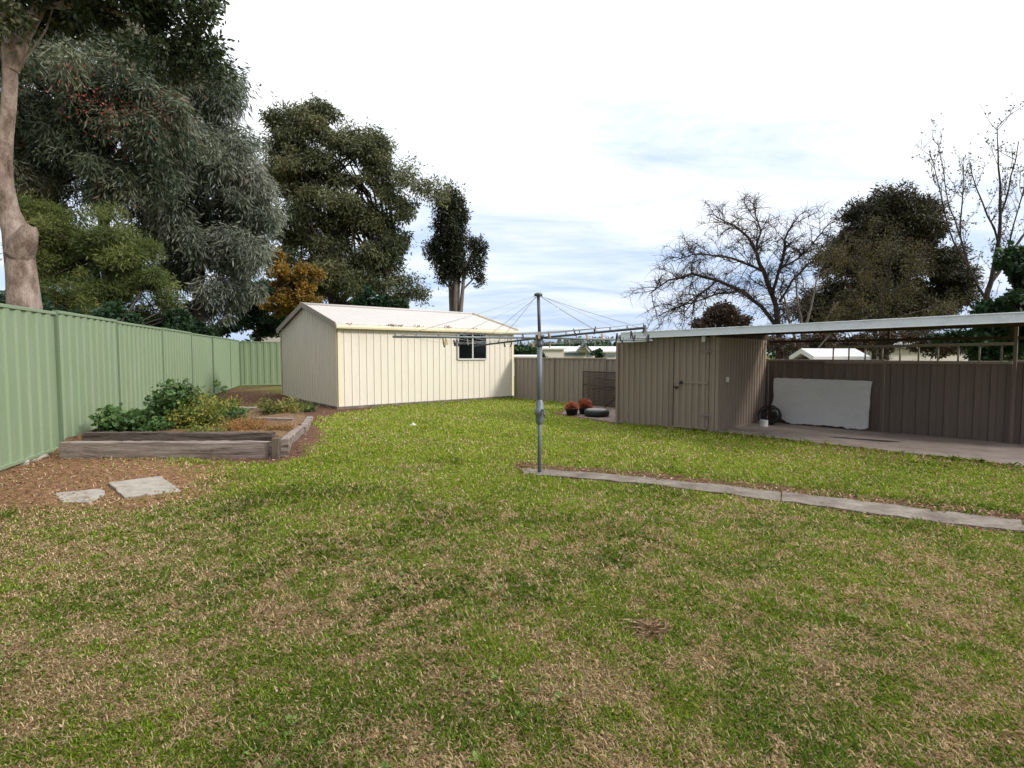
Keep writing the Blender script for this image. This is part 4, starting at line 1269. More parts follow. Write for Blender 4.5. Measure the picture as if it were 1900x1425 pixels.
G_DARK = leaf_mat('leaf_gum_dark', [(0, (.012, .022, .009)), (.5, (.036, .054, .022)), (.85, (.085, .095, .042)), (1, (.15, .11, .06))], trans=.15)
G_RED = leaf_mat('leaf_redgum', [(0, (.018, .028, .016)), (.45, (.072, .094, .056)), (.72, (.16, .165, .105)), (.88, (.19, .115, .075)), (1, (.26, .085, .065))], trans=.18)
G_GREY = leaf_mat('leaf_grey_gum', [(0, (.026, .038, .024)), (.4, (.095, .115, .082)), (.70, (.21, .225, .18)), (.86, (.34, .34, .295)), (.93, (.24, .13, .09)), (1, (.30, .14, .10))], trans=.15)
G_OLIVE = leaf_mat('leaf_wattle', [(0, (.034, .052, .012)), (.5, (.100, .128, .034)), (.85, (.18, .198, .056)), (1, (.26, .22, .06))], trans=.22)
G_GUM2 = leaf_mat('leaf_gum_mid', [(0, (.022, .032, .014)), (.45, (.078, .090, .040)), (.8, (.18, .18, .085)), (1, (.25, .17, .09))], trans=.18)
G_ORANGE = leaf_mat('leaf_autumn', [(0, (.09, .075, .016)), (.5, (.24, .145, .026)), (1, (.40, .22, .035))], trans=.25)
G_NARROW = leaf_mat('leaf_narrow_tree', [(0, (.008, .012, .006)), (.6, (.025, .032, .014)), (1, (.075, .06, .03))], trans=.12)
G_CYP = leaf_mat('leaf_cypress', [(0, (.012, .014, .007)), (.5, (.040, .040, .018)), (.85, (.085, .072, .034)), (1, (.12, .08, .05))], trans=.12)
G_TWIG = leaf_mat('leaf_olive_twig', [(0, (.04, .035, .012)), (.5, (.095, .080, .024)), (1, (.17, .13, .05))], trans=.2)
G_BUSH = leaf_mat('leaf_bush_dark', [(0, (.008, .022, .009)), (.6, (.022, .055, .020)), (1, (.06, .11, .035))], trans=.15)
G_BRN = leaf_mat('leaf_brown_bush', [(0, (.03, .02, .014)), (.6, (.085, .055, .038)), (1, (.14, .10, .06))], trans=.15)
BLOSSOM = leaf_mat('red_blossom', [(0, (.20, .02, .025)), (.6, (.38, .045, .05)), (1, (.46, .13, .11))], trans=.2)


def blobs_world(bl, D):
    out_ = []
    for b_ in bl:
        x, y, rx, ry = b_[:4]; dd = b_[4] if len(b_) > 4 else 0
        c_ = at(x, y, D + dd); k = (D + dd) / FPX
        out_.append((c_, rx * k, (rx + ry) * .5 * k, ry * k))
    return out_


def crown(root, bl, n, nclu, L, W, m, crad=.5, droop=.5, shell=.5, seed=0, name='crown', rnd_clu=.55, spread=1.0, zsq=.8, zmin=.4, dome=True):
    """leaf crown: clusters spread through the blobs, leaves spread round each cluster"""
    rs = np.random.RandomState(seed)
    vol = np.array([(b_[1] * b_[3]) for b_ in bl]) ** .9; pr = vol / vol.sum()
    per = 6
    nb = max(6, nclu // per)
    which = np.concatenate([np.arange(len(bl)), rs.choice(len(bl), max(0, nb - len(bl)), p=pr)])[:max(nb, len(bl))]
    nb = len(which)
    d = rs.randn(nb, 3); d[:, 1] -= .25; d /= np.linalg.norm(d, axis=1)[:, None]
    r = (shell + (1 - shell) * rs.rand(nb)) * (.8 + .3 * rs.rand(nb))
    cc = np.array([b_[0] for b_ in bl])[which]; rad = np.array([[b_[1], b_[2], b_[3]] for b_ in bl])[which]
    bc = cc + d * rad * r[:, None] * .79
    bsz = crad * (.7 + .9 * rs.rand(nb) ** 1.5)
    # clusters round each bough, arranged as a flattened dome
    nclu = nb * per
    bi = np.repeat(np.arange(nb), per)
    q = rs.randn(nclu, 3); q /= np.linalg.norm(q, axis=1)[:, None]
    q[:, 2] = np.abs(q[:, 2]) * .75 - .25 if dome else q[:, 2] * 1.4
    cen = bc[bi] + q * bsz[bi][:, None] * (.35 + .75 * rs.rand(nclu, 1))
    csz = bsz[bi] * (.28 + .34 * rs.rand(nclu))
    wgt = (csz / csz.mean()) ** 2 * (.5 + rs.rand(nclu)); wgt /= wgt.sum()
    k = rs.choice(nclu, n, p=wgt)
    o_ = rs.randn(n, 3); o_ /= np.linalg.norm(o_, axis=1)[:, None]
    off = o_ * (rs.rand(n, 1) ** .45) * np.array([1, 1, zsq])
    loose = (rs.rand(n, 1) < .12) * rs.rand(n, 1) * 1.2
    P_ = cen[k] + off * csz[k][:, None] * (1 + loose)
    P_[:, 2] -= droop * csz[k] * rs.rand(n) ** 2 * 1.3
    P_[:, 2] = np.maximum(P_[:, 2], zmin)
    dr = rs.randn(n, 3) * .8 + .9 * o_; dr /= np.linalg.norm(dr, axis=1)[:, None]
    dr[:, 2] -= droop * .9; dr /= np.linalg.norm(dr, axis=1)[:, None]
    ll = L * (.6 + .8 * rs.rand(n))
    crn = np.clip(.38 * rs.rand(nb)[bi][k] + .27 * rs.rand(nclu)[k] + .35 * rs.rand(n), 0, 1)
    V = leaves_at(P_, dr, ll, ll * W)
    return np_mesh(name, V, 4, m, root, {'rnd': np.repeat(crn, 4)}), cen


def limbs(mb, start, cens, r0, n, rs, sides=5):
    idx_ = rs.choice(len(cens), min(n, len(cens)), replace=False)
    for i in idx_:
        e = cens[i]; s_ = start[rs.randint(len(start))] if isinstance(start, list) else start
        L = np.linalg.norm(e - s_)
        m1 = s_ + (e - s_) * .35 + np.array([0, 0, .12 * L]) + rs.randn(3) * .05 * L
        m2 = s_ + (e - s_) * .7 + np.array([0, 0, .10 * L]) + rs.randn(3) * .05 * L
        mb.tube([s_, m1, m2, e], [r0, r0 * .7, r0 * .42, r0 * .12], sides, cap=False)


def tree(name, label, bl, D, n, nclu, L, W, m, bark, trunk, crad=.5, droop=.5, nl=40, r_l=.06, seed=0, shell=.45, forks=None, cat='tree', group=None, **kw):
    """trunk: list of (px, py, radius_px)"""
    bw = blobs_world(bl, D)
    bx_ = at(trunk[0][0], trunk[0][1], D)
    t = thing(name, (bx_[0], D, 0), label, cat, group)
    rs = np.random.RandomState(seed + 100)
    o, cen = crown(t, bw, n, nclu, L, W, m, crad, droop, shell, seed, **kw)
    mb = MB()
    pts = [np.array([bx_[0], D, -.1])] + [at(x, y, D) for x, y, r in trunk]
    kk = 1 / math.sqrt(1 + ((trunk[0][0] - 950) / FPX) ** 2)
    rad = [trunk[0][2] * D / FPX * 1.15 * kk] + [r * D / FPX * kk for x, y, r in trunk]
    mb.tube(pts, rad, 12, cap=False)
    st = [np.array(p) for p in pts[-max(1, len(pts) // 3):]]
    for f in (forks or []):
        P_ = [at(x, y, D + dz) for x, y, r, dz in f]; mb.tube(P_, [r * D / FPX for x, y, r, dz in f], 8, cap=False)
        if f[0][2] < 20: st.append(P_[-1]); st.append(P_[len(P_) // 2])
    limbs(mb, st, cen, r_l, nl, rs)
    mb.build('trunk', bark, t)
    return t, cen


# near gum tree whose trunk stands behind the fence at the left edge
D1 = 10.4
bl = [(255, 5, 120, 55, 0), (335, 45, 60, 55, .4), (160, -10, 110, 45, .5), (300, 95, 55, 28, .2), (370, 15, 32, 26, 0), (60, -30, 80, 40, -.3), (15, 78, 26, 34, -.3), (200, -120, 200, 80, 0), (-60, -100, 160, 120, .5), (330, -60, 70, 60, 0), (95, 40, 40, 30, .6), (-70, 60, 60, 90, .4)]
t1, cen = tree('gum_tree', 'big gum tree with bare pinkish grey trunk rising behind the fence at the far left', bl, D1, 40000, 260, .10, .24, G_DARK, bark_g,
     [(46, 640, 37), (46, 575, 35), (40, 510, 31), (35, 465, 30), (30, 430, 28), (15, 390, 22), (9, 345, 18), (7, 300, 17), (10, 250, 16), (16, 200, 15), (19, 150, 15), (17, 100, 14), (8, 40, 13), (0, -40, 11), (-10, -140, 7)],
     crad=.48, droop=.25, nl=16, r_l=.022, seed=1, forks=[[(20, 130, 12, 0), (45, 60, 12, .1), (75, 10, 10, .2), (130, -60, 7, .2)], [(75, 10, 6, .2), (170, 10, 5, .1), (240, 30, 3.5, .2), (300, 50, 1.5, .5)], [(36, 470, 24, -.04), (47, 446, 20, -.12), (55, 428, 14, -.18), (60, 418, 5, -.20)]])
# red flowering gum
bl = [(95, 110, 80, 75, -.5), (60, 215, 60, 75, -.5), (180, 150, 100, 85, -1), (170, 255, 120, 75, -1), (280, 195, 75, 90, -.5), (70, 320, 60, 70, 0), (265, 320, 60, 50, -.4), (215, 330, 75, 70, -.6), (120, 400, 60, 45, 1), (310, 140, 60, 55, .6), (230, 90, 90, 60, 1), (20, 160, 50, 120, 1.5)]
t2, cen = tree('flowering_gum_tree', 'dark drooping gum tree with red blossom, behind the olive bush at the left', bl, 20.5, 125000, 430, .23, .09, G_RED, bark_d,
     [(205, 640, 14), (203, 540, 13), (195, 440, 12), (185, 330, 9), (170, 220, 6)], crad=.85, droop=1.0, nl=70, r_l=.07, seed=2)
rs = np.random.RandomState(5); pick = [(180, 190), (192, 208), (170, 180), (205, 190), (215, 205), (160, 225), (110, 120), (180, 32), (105, 130), (130, 140), (195, 215), (210, 225), (270, 235), (350, 130), (240, 170), (150, 170), (225, 260), (95, 75), (330, 160)]
V = []
for x, y in pick:
    c_ = at(x, y, 18.0); n_ = 40 if y > 170 and x < 220 else 14
    n_ = n_ * 2 // 3; P_ = c_ + rs.randn(n_, 3) * np.array([.34, .8, .28]); d = rs.randn(n_, 3); d /= np.linalg.norm(d, axis=1)[:, None]
    V.append(leaves_at(P_, d, .085, .02))
V = np.concatenate(V); n_ = len(V)
np_mesh('blossom', V, 4, BLOSSOM, t2, {'rnd': np.repeat(rs.rand(n_), 4)})['kind'] = 'stuff'
# grey drooping gum
bl = [(375, 150, 45, 45, 0), (405, 205, 48, 55, 0), (350, 250, 70, 80, -.4), (430, 280, 42, 70, .2), (390, 320, 70, 80, -.6), (462, 360, 38, 65, .3), (420, 410, 70, 80, -.3), (478, 420, 30, 60, .6), (360, 430, 60, 75, -.3), (440, 490, 50, 65, .2), (395, 530, 55, 55, 0), (440, 560, 50, 45, .6), (320, 390, 45, 70, .5), (325, 500, 40, 50, 1.0), (370, 585, 50, 40, 1.0)]
tree('grey_gum_tree', 'tall silvery grey gum tree with weeping leaves behind the green fence', bl, 24.5, 125000, 340, .27, .085, G_GREY, bark_d,
     [(372, 640, 13), (368, 540, 12), (372, 440, 10), (380, 340, 8), (390, 240, 5)], crad=1.0, droop=1.0, nl=70, r_l=.07, seed=3, shell=.5)
# olive wattle bush in front of them
bl = [(90, 470, 60, 60, .3), (150, 560, 90, 50, .3), (250, 520, 70, 55, .2), (200, 480, 80, 55, .4), (110, 430, 55, 45, 0), (175, 445, 75, 60, 0), (235, 470, 55, 50, -.2), (110, 500, 55, 55, .1), (190, 520, 80, 60, -.4), (270, 535, 55, 50, -.2), (305, 560, 40, 42, 0), (130, 570, 60, 40, .2), (230, 575, 80, 40, 0), (80, 405, 25, 25, .1), (60, 395, 18, 20, 0), (170, 395, 20, 16, .2)]
tree('wattle_bush', 'rounded olive green feathery bush just over the green fence by the gum trunk', bl, 18.0, 150000, 560, .12, .09, G_OLIVE, bark_d,
     [(180, 640, 9), (180, 560, 7), (178, 490, 5)], crad=.55, droop=.15, nl=50, r_l=.03, seed=4, shell=.15, cat='bush')
# second big gum behind the garage
bl = [(545, 345, 42, 45, .2), (600, 310, 52, 50, 0), (540, 280, 38, 40, .2), (530, 225, 34, 42, 0), (585, 235, 45, 48, 0), (640, 255, 50, 46, 0), (690, 285, 38, 45, 0), (560, 300, 50, 45, -.6), (620, 330, 60, 50, .5), (700, 350, 48, 55, 0), (745, 335, 26, 28, .4), (570, 385, 55, 45, 0), (650, 400, 60, 50, -.8), (735, 410, 40, 55, 0), (590, 450, 60, 45, .5), (680, 460, 55, 45, 0), (560, 500, 45, 35, .5), (640, 500, 50, 35, 0), (720, 480, 40, 42, .5), (755, 520, 28, 40, .6), (740, 555, 20, 22, .4), (530, 440, 35, 60, 1), (600, 520, 42, 30, -.8), (655, 535, 40, 26, .6), (570, 535, 34, 26, .6), (690, 520, 36, 30, -.4)]
tree('gum_tree', 'large olive green gum tree with dark forked trunk behind the cream garage', bl, 38, 145000, 560, .24, .15, G_GUM2, bark_d,
     [(622, 640, 12), (620, 565, 11), (618, 520, 9), (612, 450, 6), (610, 350, 4)], crad=1.15, droop=.5, nl=90, r_l=.10, seed=5, shell=.5,
     forks=[[(620, 560, 8, 0), (590, 500, 6, 0), (560, 420, 4, .5), (545, 330, 2, .5)], [(622, 570, 7, 0), (660, 530, 6, .2), (700, 500, 4, .5), (740, 470, 2, .5)], [(622, 575, 6, 0), (668, 553, 5, -.3), (720, 520, 3, -.3)], [(618, 520, 6, 0), (640, 430, 5, 0), (670, 340, 3, 0)]])
# autumn coloured tree
bl = [(530, 510, 32, 32, 0), (565, 540, 32, 32, 0), (530, 565, 38, 34, .2), (580, 570, 22, 25, 0), (515, 485, 18, 16, 0), (565, 505, 16, 14, 0)]
tree('autumn_tree', 'orange yellow autumn tree left of the garage roof', bl, 29, 24000, 260, .13, .3, G_ORANGE, bark_d, [(545, 640, 4), (545, 560, 3), (542, 520, 2)], crad=.36, droop=.3, nl=26, r_l=.03, seed=6, shell=.3)
# dark green tree below it, between grey gum and autumn tree
bl = [(490, 545, 40, 35, 0), (470, 590, 50, 34, 0), (505, 600, 35, 28, .4), (425, 606, 50, 24, .5), (530, 600, 40, 22, .5)]
tree('evergreen_bush', 'dark evergreen bush under the grey gum at the corner of the garage', bl, 31, 16000, 170, .18, .28, G_BUSH, bark_d, [(480, 640, 5), (480, 590, 4), (482, 560, 2)], crad=.5, droop=.3, nl=20, r_l=.04, seed=7, cat='bush')
bl = [(690, 555, 30, 22, 0), (715, 565, 26, 18, 0), (672, 572, 24, 16, 0), (735, 578, 20, 12, 0)]
tree('evergreen_bush', 'low round dark green bush showing over the garage roof', bl, 33, 12000, 110, .18, .3, G_BUSH, bark_d, [(700, 640, 5), (700, 590, 4), (700, 565, 2)], crad=.4, droop=.2, nl=14, r_l=.03, seed=8, cat='bush')
# low dark shrubs behind the green fence
bl = [(100, 590, 70, 40, -1), (200, 600, 70, 34, 1), (300, 610, 60, 30, 4), (30, 585, 50, 40, -1.5), (370, 618, 50, 26, 8)]
tree('evergreen_bush', 'dark low shrubbery close behind the green fence under the olive bush', bl, 15.5, 26000, 150, .14, .28, G_BUSH, bark_d, [(210, 660, 5), (210, 620, 3)], crad=.45, droop=.3, nl=16, r_l=.03, seed=9, cat='bush')
# narrow many stemmed tree
bl = [(842, 408, 24, 26, 0), (842, 450, 36, 60, 0), (848, 500, 34, 30, 0), (838, 380, 18, 18, 0), (840, 385, 20, 22, 0), (830, 420, 28, 30, 0), (850, 430, 24, 30, 0), (820, 465, 22, 30, .3), (875, 460, 18, 26, 0), (845, 475, 30, 26, -.4), (815, 505, 14, 16, 0), (880, 490, 13, 16, 0), (893, 460, 9, 9, 0), (884, 520, 7, 10, 0), (806, 490, 8, 12, 0)]
tree('narrow_tree', 'narrow dark tree with several upright trunks standing alone beyond the garage', bl, 42, 40000, 460, .20, .20, G_NARROW, bark_p,
     [(846, 650, 7), (846, 575, 6.5), (845, 530, 5), (843, 470, 3), (840, 400, 1.5)], crad=.62, droop=.2, nl=70, r_l=.035, seed=33, shell=.0, dome=False, zsq=1.4,
     forks=[[(838, 640, 4.5, .2), (838, 575, 4.5, .2), (836, 530, 4, .2), (828, 480, 2.5, .2), (818, 440, 1, 0)], [(855, 640, 4.5, -.2), (855, 575, 4, -.2), (860, 520, 3, -.2), (872, 480, 2, 0), (880, 460, 1, 0)], [(851, 640, 4, .3), (850, 560, 3, .3), (852, 500, 2.5, .3), (852, 440, 1.5, .2)], [(840, 540, 2, 0), (822, 520, 1.6, 0), (808, 500, 1, 0)], [(856, 540, 1.6, 0), (876, 520, 1.4, 0), (886, 500, .8, 0)]])


# bare trees ----------------------------------------------------------------
def twigs(mb, P, r0, rs, D, density, length, lvl=2, droop=0.0, ends=None, up=.25):
    """side shoots all along a limb"""
    P = [np.asarray(p) for p in P]
    segs = [np.linalg.norm(P[i + 1] - P[i]) for i in range(len(P) - 1)]
    tot = sum(segs); n = max(1, int(tot * density))
    for _ in range(n):
        s_ = (rs.rand() ** .8) * tot; i = 0
        while i < len(segs) - 1 and s_ > segs[i]: s_ -= segs[i]; i += 1
        t = min(1, s_ / (segs[i] + 1e-9)); p = P[i] + (P[i + 1] - P[i]) * t
        ax = unit(P[i + 1] - P[i]); d = unit(ax * .7 + rs.randn(3) * .75 + np.array([0, 0, up]))
        L = length * (.4 + .9 * rs.rand()); pts = [p]; q = p.copy()
        for j in range(4):
            d = unit(d + rs.randn(3) * .28 + np.array([0, 0, -droop * (j + 1) * .35]))
            q = q + d * L / 4; pts.append(q)
        r = r0 * (.7 + .5 * rs.rand())
        mb.tube(pts, [r, r * .8, r * .6, r * .45, r * .3], 4 if lvl > 1 else 3, cap=False)
        if ends is not None: ends.extend(pts[1:])
        if lvl > 1: twigs(mb, pts, r * .55, rs, D, density * 2.2, length * .5, lvl - 1, droop, ends, up)


def bare_tree(name, label, D, limbs_px, bark, dens, length, tw_r, seed, lvl=2, droop=0., up=.25, group=None, leaf=None, cat='tree'):
    rs = np.random.RandomState(seed)
    b0_ = at(limbs_px[0][0][0], limbs_px[0][0][1], D)
    t = thing(name, (b0_[0], D, 0), label, cat, group)
    mb = MB(); ends = []
    for li, L in enumerate(limbs_px):
        sgn = rs.uniform(-1, 1) * (li > 0)
        P_ = []
        for j, (x, y, r) in enumerate(L):
            P_.append(at(x, y, D + sgn * j * .25))
        if li == 0: P_ = [np.array([b0_[0], D, -.1])] + P_; L = [(L[0][0], L[0][1], L[0][2] * 1.2)] + list(L)
        # smooth the traced limb a little with extra wobble points
        Q = []; R = []
        for j in range(len(P_) - 1):
            for s_ in (0, .5):
                Q.append(P_[j] * (1 - s_) + P_[j + 1] * s_ + (rs.randn(3) * .022 if s_ else 0)); R.append((L[j][2] * (1 - s_) + L[j + 1][2] * s_) * .78 * D / FPX)
        Q.append(P_[-1]); R.append(L[-1][2] * D / FPX)
        mb.tube(Q, R, 7, cap=False)
        twigs(mb, Q[1:] if li == 0 else Q, tw_r, rs, D, dens, length, lvl, droop, ends, up)
    mb.build('trunk', bark, t)
    return t, np.array(ends)


bare_tree('bare_tree', 'leafless spreading tree with fine drooping twigs behind the brown shed roof', 21, [
    [(1446, 640, 7), (1442, 590, 6.5), (1432, 545, 5.5), (1418, 505, 5), (1404, 470, 4), (1388, 440, 3), (1362, 418, 2), (1328, 402, 1)],
    [(1432, 545, 4), (1446, 500, 3.5), (1456, 460, 3), (1462, 430, 2), (1480, 405, 1)],
    [(1444, 610, 5), (1412, 568, 4.5), (1376, 540, 4), (1330, 520, 3.5), (1285, 508, 3), (1240, 520, 2), (1205, 545, 1)],
    [(1418, 505, 3), (1380, 488, 2.6), (1340, 475, 2.2), (1300, 470, 1.6), (1262, 480, 1)],
    [(1404, 470, 2.4), (1412, 430, 2), (1402, 400, 1.4), (1400, 378, .8)],
    [(1446, 500, 2.4), (1480, 480, 2), (1510, 450, 1.4), (1528, 430, .8)],
    [(1446, 560, 3), (1470, 520, 2.4), (1500, 490, 1.8), (1530, 480, 1)],
    [(1376, 540, 2.4), (1330, 545, 2), (1290, 560, 1.4), (1245, 575, .8)],
    [(1330, 520, 2), (1300, 545, 1.5), (1270, 580, 1)]], bark_b, 8.5, 1.15, .018, 3, lvl=2, droop=.22, up=.55)
# dark dome shaped cypress
bl = [(1655, 382, 42, 30, 0), (1675, 420, 60, 40, .3), (1655, 400, 45, 36, 0), (1610, 430, 60, 48, 0), (1705, 430, 50, 55, 0), (1560, 500, 60, 60, 0), (1740, 500, 55, 70, 0), (1650, 490, 90, 75, -.8), (1530, 560, 50, 55, 0), (1765, 555, 40, 55, 0), (1600, 570, 90, 60, -.8), (1690, 575, 80, 55, -.5), (1710, 390, 24, 22, .3), (1590, 395, 24, 22, .2), (1640, 460, 120, 80, .6), (1660, 550, 140, 70, .6), (1560, 460, 40, 40, .2), (1770, 500, 30, 50, .2), (1500, 570, 30, 45, .2)]
tree('cypress_tree', 'big dark dome shaped evergreen tree behind the carport roof', bl, 27, 190000, 1700, .19, .13, G_CYP, bark_d, [(1640, 660, 10), (1640, 560, 8), (1642, 470, 5)], crad=.62, droop=.3, nl=60, r_l=.05, seed=12, shell=.05)
# olive twiggy tree in front of it
t, ends = bare_tree('twiggy_tree', 'olive twiggy tree with sparse yellowish leaves before the dark dome tree', 19.5, [
    [(1622, 650, 5), (1625, 600, 4.5), (1640, 555, 3.5), (1650, 510, 2.5), (1655, 465, 1.2)],
    [(1625, 600, 3.5), (1590, 560, 3), (1570, 520, 2), (1562, 480, 1)],
    [(1640, 555, 3), (1680, 525, 2.4), (1705, 490, 1.6), (1722, 455, .8)],
    [(1625, 610, 3), (1680, 585, 2.5), (1730, 570, 1.6), (1770, 575, .8)],
    [(1640, 555, 2.4), (1610, 510, 2), (1600, 470, 1.2), (1610, 430, .8)],
    [(1622, 600, 2.4), (1560, 585, 2), (1525, 575, 1)]], bark_b, 4.0, .95, .012, 4, lvl=2, droop=.35, up=.2)
rs = np.random.RandomState(9); k = rs.randint(0, len(ends), 15000); P_ = ends[k] + rs.randn(15000, 3) * .10; d = rs.randn(15000, 3); d[:, 2] -= .6; d /= np.linalg.norm(d, axis=1)[:, None]
np_mesh('crown', leaves_at(P_, d, .085, .011), 4, G_TWIG, t, {'rnd': np.repeat(rs.rand(15000), 4)})
# pale vertical stems thicket between the bare tree and the dome tree
bare_tree('bare_shrub', 'thicket of pale bare stems between the leafless tree and the dark dome tree', 23, [
    [(1490, 650, 4), (1486, 590, 3), (1478, 540, 2), (1472, 500, 1)], [(1490, 630, 3), (1505, 570, 2.4), (1515, 520, 1.4), (1530, 470, .8)], [(1480, 640, 3), (1462, 590, 2.4), (1455, 550, 1.4)], [(1500, 640, 3), (1530, 600, 2.2), (1555, 560, 1.2)]], bark_p, 4.0, .9, .013, 5, lvl=2, droop=.1, up=.5, cat='shrub')
# sparse upright tree at right
t, ends = bare_tree('sparse_tree', 'tall upright tree with few leaves and thin whippy shoots at the far right', 18, [
    [(1822, 640, 8), (1830, 570, 6.5), (1840, 520, 5.5), (1850, 465, 4.5), (1856, 410, 3.4), (1856, 340, 2.2), (1852, 280, 1.4), (1850, 235, .7)],
    [(1838, 525, 4.2), (1866, 480, 3.6), (1896, 440, 2.8), (1930, 400, 1.6)],
    [(1852, 450, 2.4), (1832, 400, 1.8), (1812, 350, 1.3), (1800, 300, .7)],
    [(1856, 400, 2.4), (1872, 350, 1.8), (1884, 300, 1.2), (1890, 262, .7)],
    [(1832, 560, 3.2), (1800, 500, 2.6), (1782, 440, 2), (1785, 380, 1.4), (1788, 310, .7)],
    [(1800, 500, 2.2), (1770, 450, 1.8), (1752, 390, 1.3), (1738, 330, 1), (1724, 280, .6)],
    [(1782, 440, 1.6), (1760, 380, 1.2), (1750, 310, .9), (1740, 262, .6)],
    [(1866, 480, 2), (1880, 420, 1.5), (1900, 350, 1)]], bark_b, 3.2, .9, .012, 6, lvl=2, droop=-.25, up=1.1)
rs = np.random.RandomState(19); n_ = 1500; k = rs.randint(0, len(ends), n_); P_ = ends[k] + rs.randn(n_, 3) * .04; d = rs.randn(n_, 3); d /= np.linalg.norm(d, axis=1)[:, None]
np_mesh('crown', leaves_at(P_, d, .09, .022), 4, G_TWIG, t, {'rnd': np.repeat(rs.rand(n_) * .7, 4)})
# dark green glossy bush at right
bl = [(1870, 560, 50, 45, 0), (1900, 520, 40, 45, 0), (1940, 550, 60, 70, 0), (1840, 585, 45, 25, .3), (1880, 610, 60, 30, .2), (1830, 620, 50, 26, .4), (1900, 480, 20, 25, .3), (1770, 632, 50, 18, .6), (1850, 645, 60, 22, .3), (1930, 640, 50, 30, 0)]
tree('evergreen_bush', 'glossy dark green bush over the carport roof at the right edge', bl, 15.0, 22000, 260, .13, .36, G_BUSH, bark_d, [(1880, 670, 5), (1880, 610, 4), (1890, 560, 2)], crad=.32, droop=.2, nl=24, r_l=.03, seed=14, cat='bush')
# brown bush behind shed roof
bl = [(1345, 588, 38, 22, 0), (1318, 602, 22, 16, 0), (1375, 600, 22, 16, 0), (1345, 574, 22, 13, .3)]
tree('brown_bush', 'rounded reddish brown bush just above the brown shed roof', bl, 25, 16000, 220, .11, .25, G_BRN, bark_d, [(1345, 660, 4), (1345, 610, 3)], crad=.32, droop=.2, nl=14, r_l=.02, seed=15, cat='bush')
# leafy things seen through the gap under the carport roof
bl = [(1460, 645, 45, 24, 0), (1530, 634, 45, 20, .3), (1590, 638, 40, 18, 0), (1660, 632, 45, 20, 0), (1740, 640, 45, 24, 0), (1830, 645, 60, 26, -.5), (1640, 655, 25, 14, .2), (1900, 640, 50, 30, -.5)]
tree('ragged_shrub', 'ragged brownish shrub seen through the gap between carport roof and fence', bl, 18.5, 12000, 200, .12, .2, G_BRN, bark_d, [(1600, 680, 4), (1600, 650, 3)], crad=.32, droop=.2, nl=40, r_l=.02, seed=16, cat='shrub', shell=.3)
# distant small trees
bl = [(975, 655, 22, 10, 0), (962, 660, 16, 9, 0), (990, 662, 16, 8, 0)]
tree('distant_tree', 'small dark tree just above the brown fence beside the garage corner', bl, 60, 3500, 60, .35, .4, G_BUSH, bark_d, [(975, 680, 1.5), (975, 660, 1)], crad=.5, droop=.2, nl=6, r_l=.04, seed=17)
bl = [(1112, 661, 7, 5, 0), (1109, 656, 4, 4, 0)]
tree('distant_tree', 'tiny round tree before the white warehouses beyond the fence', bl, 62, 500, 16, .3, .4, G_BUSH, bark_d, [(1112, 668, 1), (1112, 660, .6)], crad=.3, droop=.2, nl=3, r_l=.03, seed=18)
# far wooded skyline
rs = np.random.RandomState(23); V = []; k_ = 9000
ang_ = rs.uniform(-1.2, 1.2, k_); Dd = rs.uniform(150, 190, k_)
hgt_ = 3 + 3.5 * fbm(ang_ * 30, ang_ * 0, 5, 4)
P_ = np.stack([Dd * np.sin(ang_), Dd * np.cos(ang_), hgt_ * rs.rand(k_) ** .6], -1); d = rs.randn(k_, 3); d /= np.linalg.norm(d, axis=1)[:, None]
tag(np_mesh('treeline', leaves_at(P_, d, 2.2, .8), 4, G_BUSH, None, {'rnd': np.repeat(rs.rand(k_), 4)}), 'far line of dark trees on the horizon', 'trees', kind='stuff')

# ------------------------------------------------------------------ buildings beyond the fences
offw = paint('offwhite_cladding', (.74, .68, .62), .6, var=.06)
roofw = paint('white_roof', (.76, .75, .74), .5, var=.05)
roofd = paint('dark_roof_edge', (.16, .17, .20), .6, var=.1)
bluew = paint('blue_grey_wall', (.16, .21, .28), .5, var=.1)


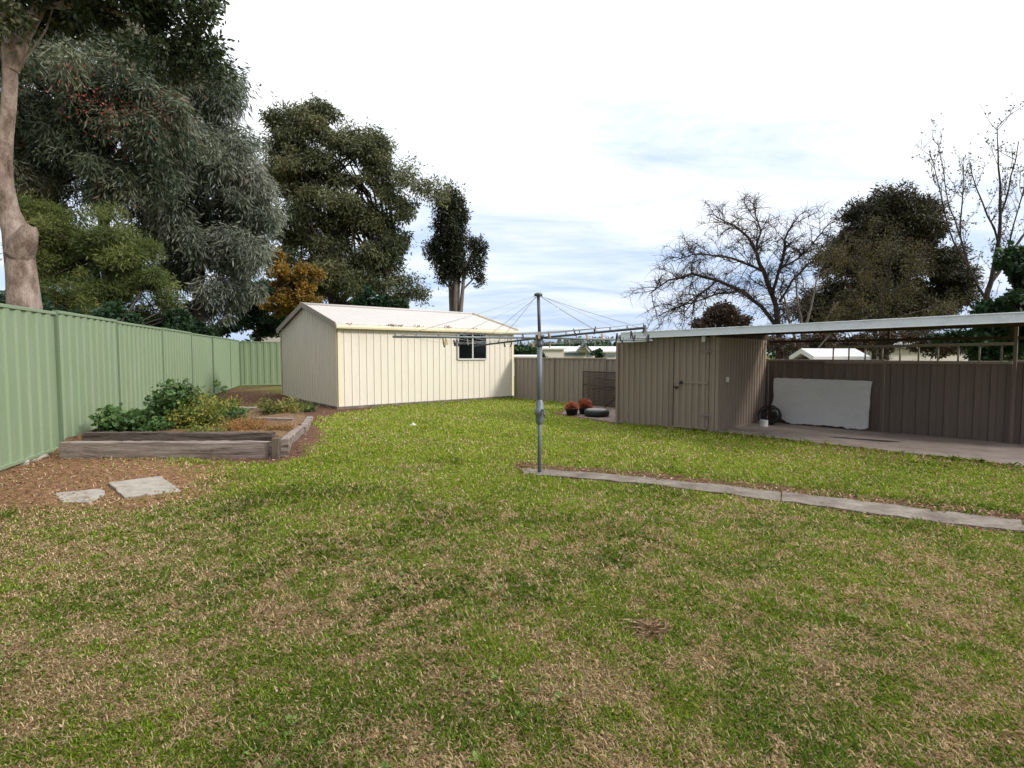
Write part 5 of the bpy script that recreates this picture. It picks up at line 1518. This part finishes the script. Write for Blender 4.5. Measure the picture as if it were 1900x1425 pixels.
def house(name, label, x0, x1, ye, yr, yb, D, dep, wall, roof, bands=(), cat='warehouse', gable=None):
    """low building: front wall between pixels x0..x1, eave line ye, ridge yr"""
    a = at(x0, ye, D); b_ = at(x1, ye, D); zr = at((x0 + x1) / 2, yr, D + dep / 2)[2]; ze = a[2]
    t = thing(name, ((a[0] + b_[0]) / 2, D, 0), label, cat)
    mb = MB(); mb.box(((a[0] + b_[0]) / 2, D + dep / 2, ze / 2), (b_[0] - a[0], dep, ze)); mb.build('wall', wall, t)
    mb = MB(); e = .3 if D > 20 else .08
    vs = [(a[0] - e, D - e, ze - .05), (b_[0] + e, D - e, ze - .05), (b_[0] + e, D + dep / 2, zr), (a[0] - e, D + dep / 2, zr), (b_[0] + e, D + dep + e, ze - .05), (a[0] - e, D + dep + e, ze - .05)]
    vs2 = [(x, y, z + .15) for x, y, z in vs]
    mb.add(vs + vs2, [(0, 3, 2, 1), (3, 5, 4, 2), (6, 7, 8, 9), (9, 8, 10, 11), (0, 1, 7, 6), (5, 11, 10, 4), (0, 6, 9, 3), (3, 9, 11, 5), (1, 2, 8, 7), (2, 4, 10, 8)])
    mb.build('roof', roof, t)
    for bx0, bx1, by0, by1 in bands:
        p = at(bx0, by0, D); q = at(bx1, by1, D)
        mb = MB(); mb.box(((p[0] + q[0]) / 2, D - .04, (p[2] + q[2]) / 2), (q[0] - p[0], .12, p[2] - q[2])); mb.build('window', bluew, t)
    if gable:
        gx0, gx1, gy = gable
        p = at(gx0, ye, D - .6); q = at(gx1, ye, D - .6); top = at((gx0 + gx1) / 2, gy, D - .6)
        mb = MB(); mb.add([p, q, top, p + np.array([0, 5, 0]), q + np.array([0, 5, 0]), top + np.array([0, 5, 0])], [(0, 1, 2), (3, 5, 4), (0, 2, 5, 3), (1, 4, 5, 2)]); mb.build('gable', wall, t)
        mb = MB(); mb.bar(p - np.array([.3, .3, .1]), top + np.array([0, -.3, .15]), .8, .18); mb.bar(top + np.array([0, -.3, .15]), q + np.array([.3, -.3, -.1]), .8, .18); mb.build('gable_trim', roofd, t)
    return t


house('warehouse', 'long white warehouse with blue grey windows and small gable beyond the brown fence', 1046, 1220, 653, 645, 668, 66, 14, offw, roofw, bands=((1048, 1086, 654.5, 660), (1090, 1100, 655, 661), (1113, 1142, 658, 662)), gable=(1072, 1094, 640))
house('warehouse', 'pale pinkish low building left of the long white warehouse', 1008, 1046, 647.5, 645, 668, 64, 8, offw, roofw, ())
house('warehouse', 'white flat roof showing over the fence right beside the garage', 930, 992, 663.2, 662, 668, 40, 6, roofw, roofw, ())
house('neighbour_house', 'pale neighbouring house seen through the gap under the carport roof', 1645, 1800, 645, 634, 668, 27, 8, offw, galvr, cat='house')
house('neighbour_house', 'pale pinkish house roof behind the dark bushes left of the garage', 478, 520, 612, 605, 640, 34, 7, offw, roofw, (), cat='house')
house('low_shed', 'low bluish white roof just above the brown fence right of the shed', 1512, 1606, 667.5, 655.5, 672, 16.5, 1.3, offw, roofw, (), cat='shed')
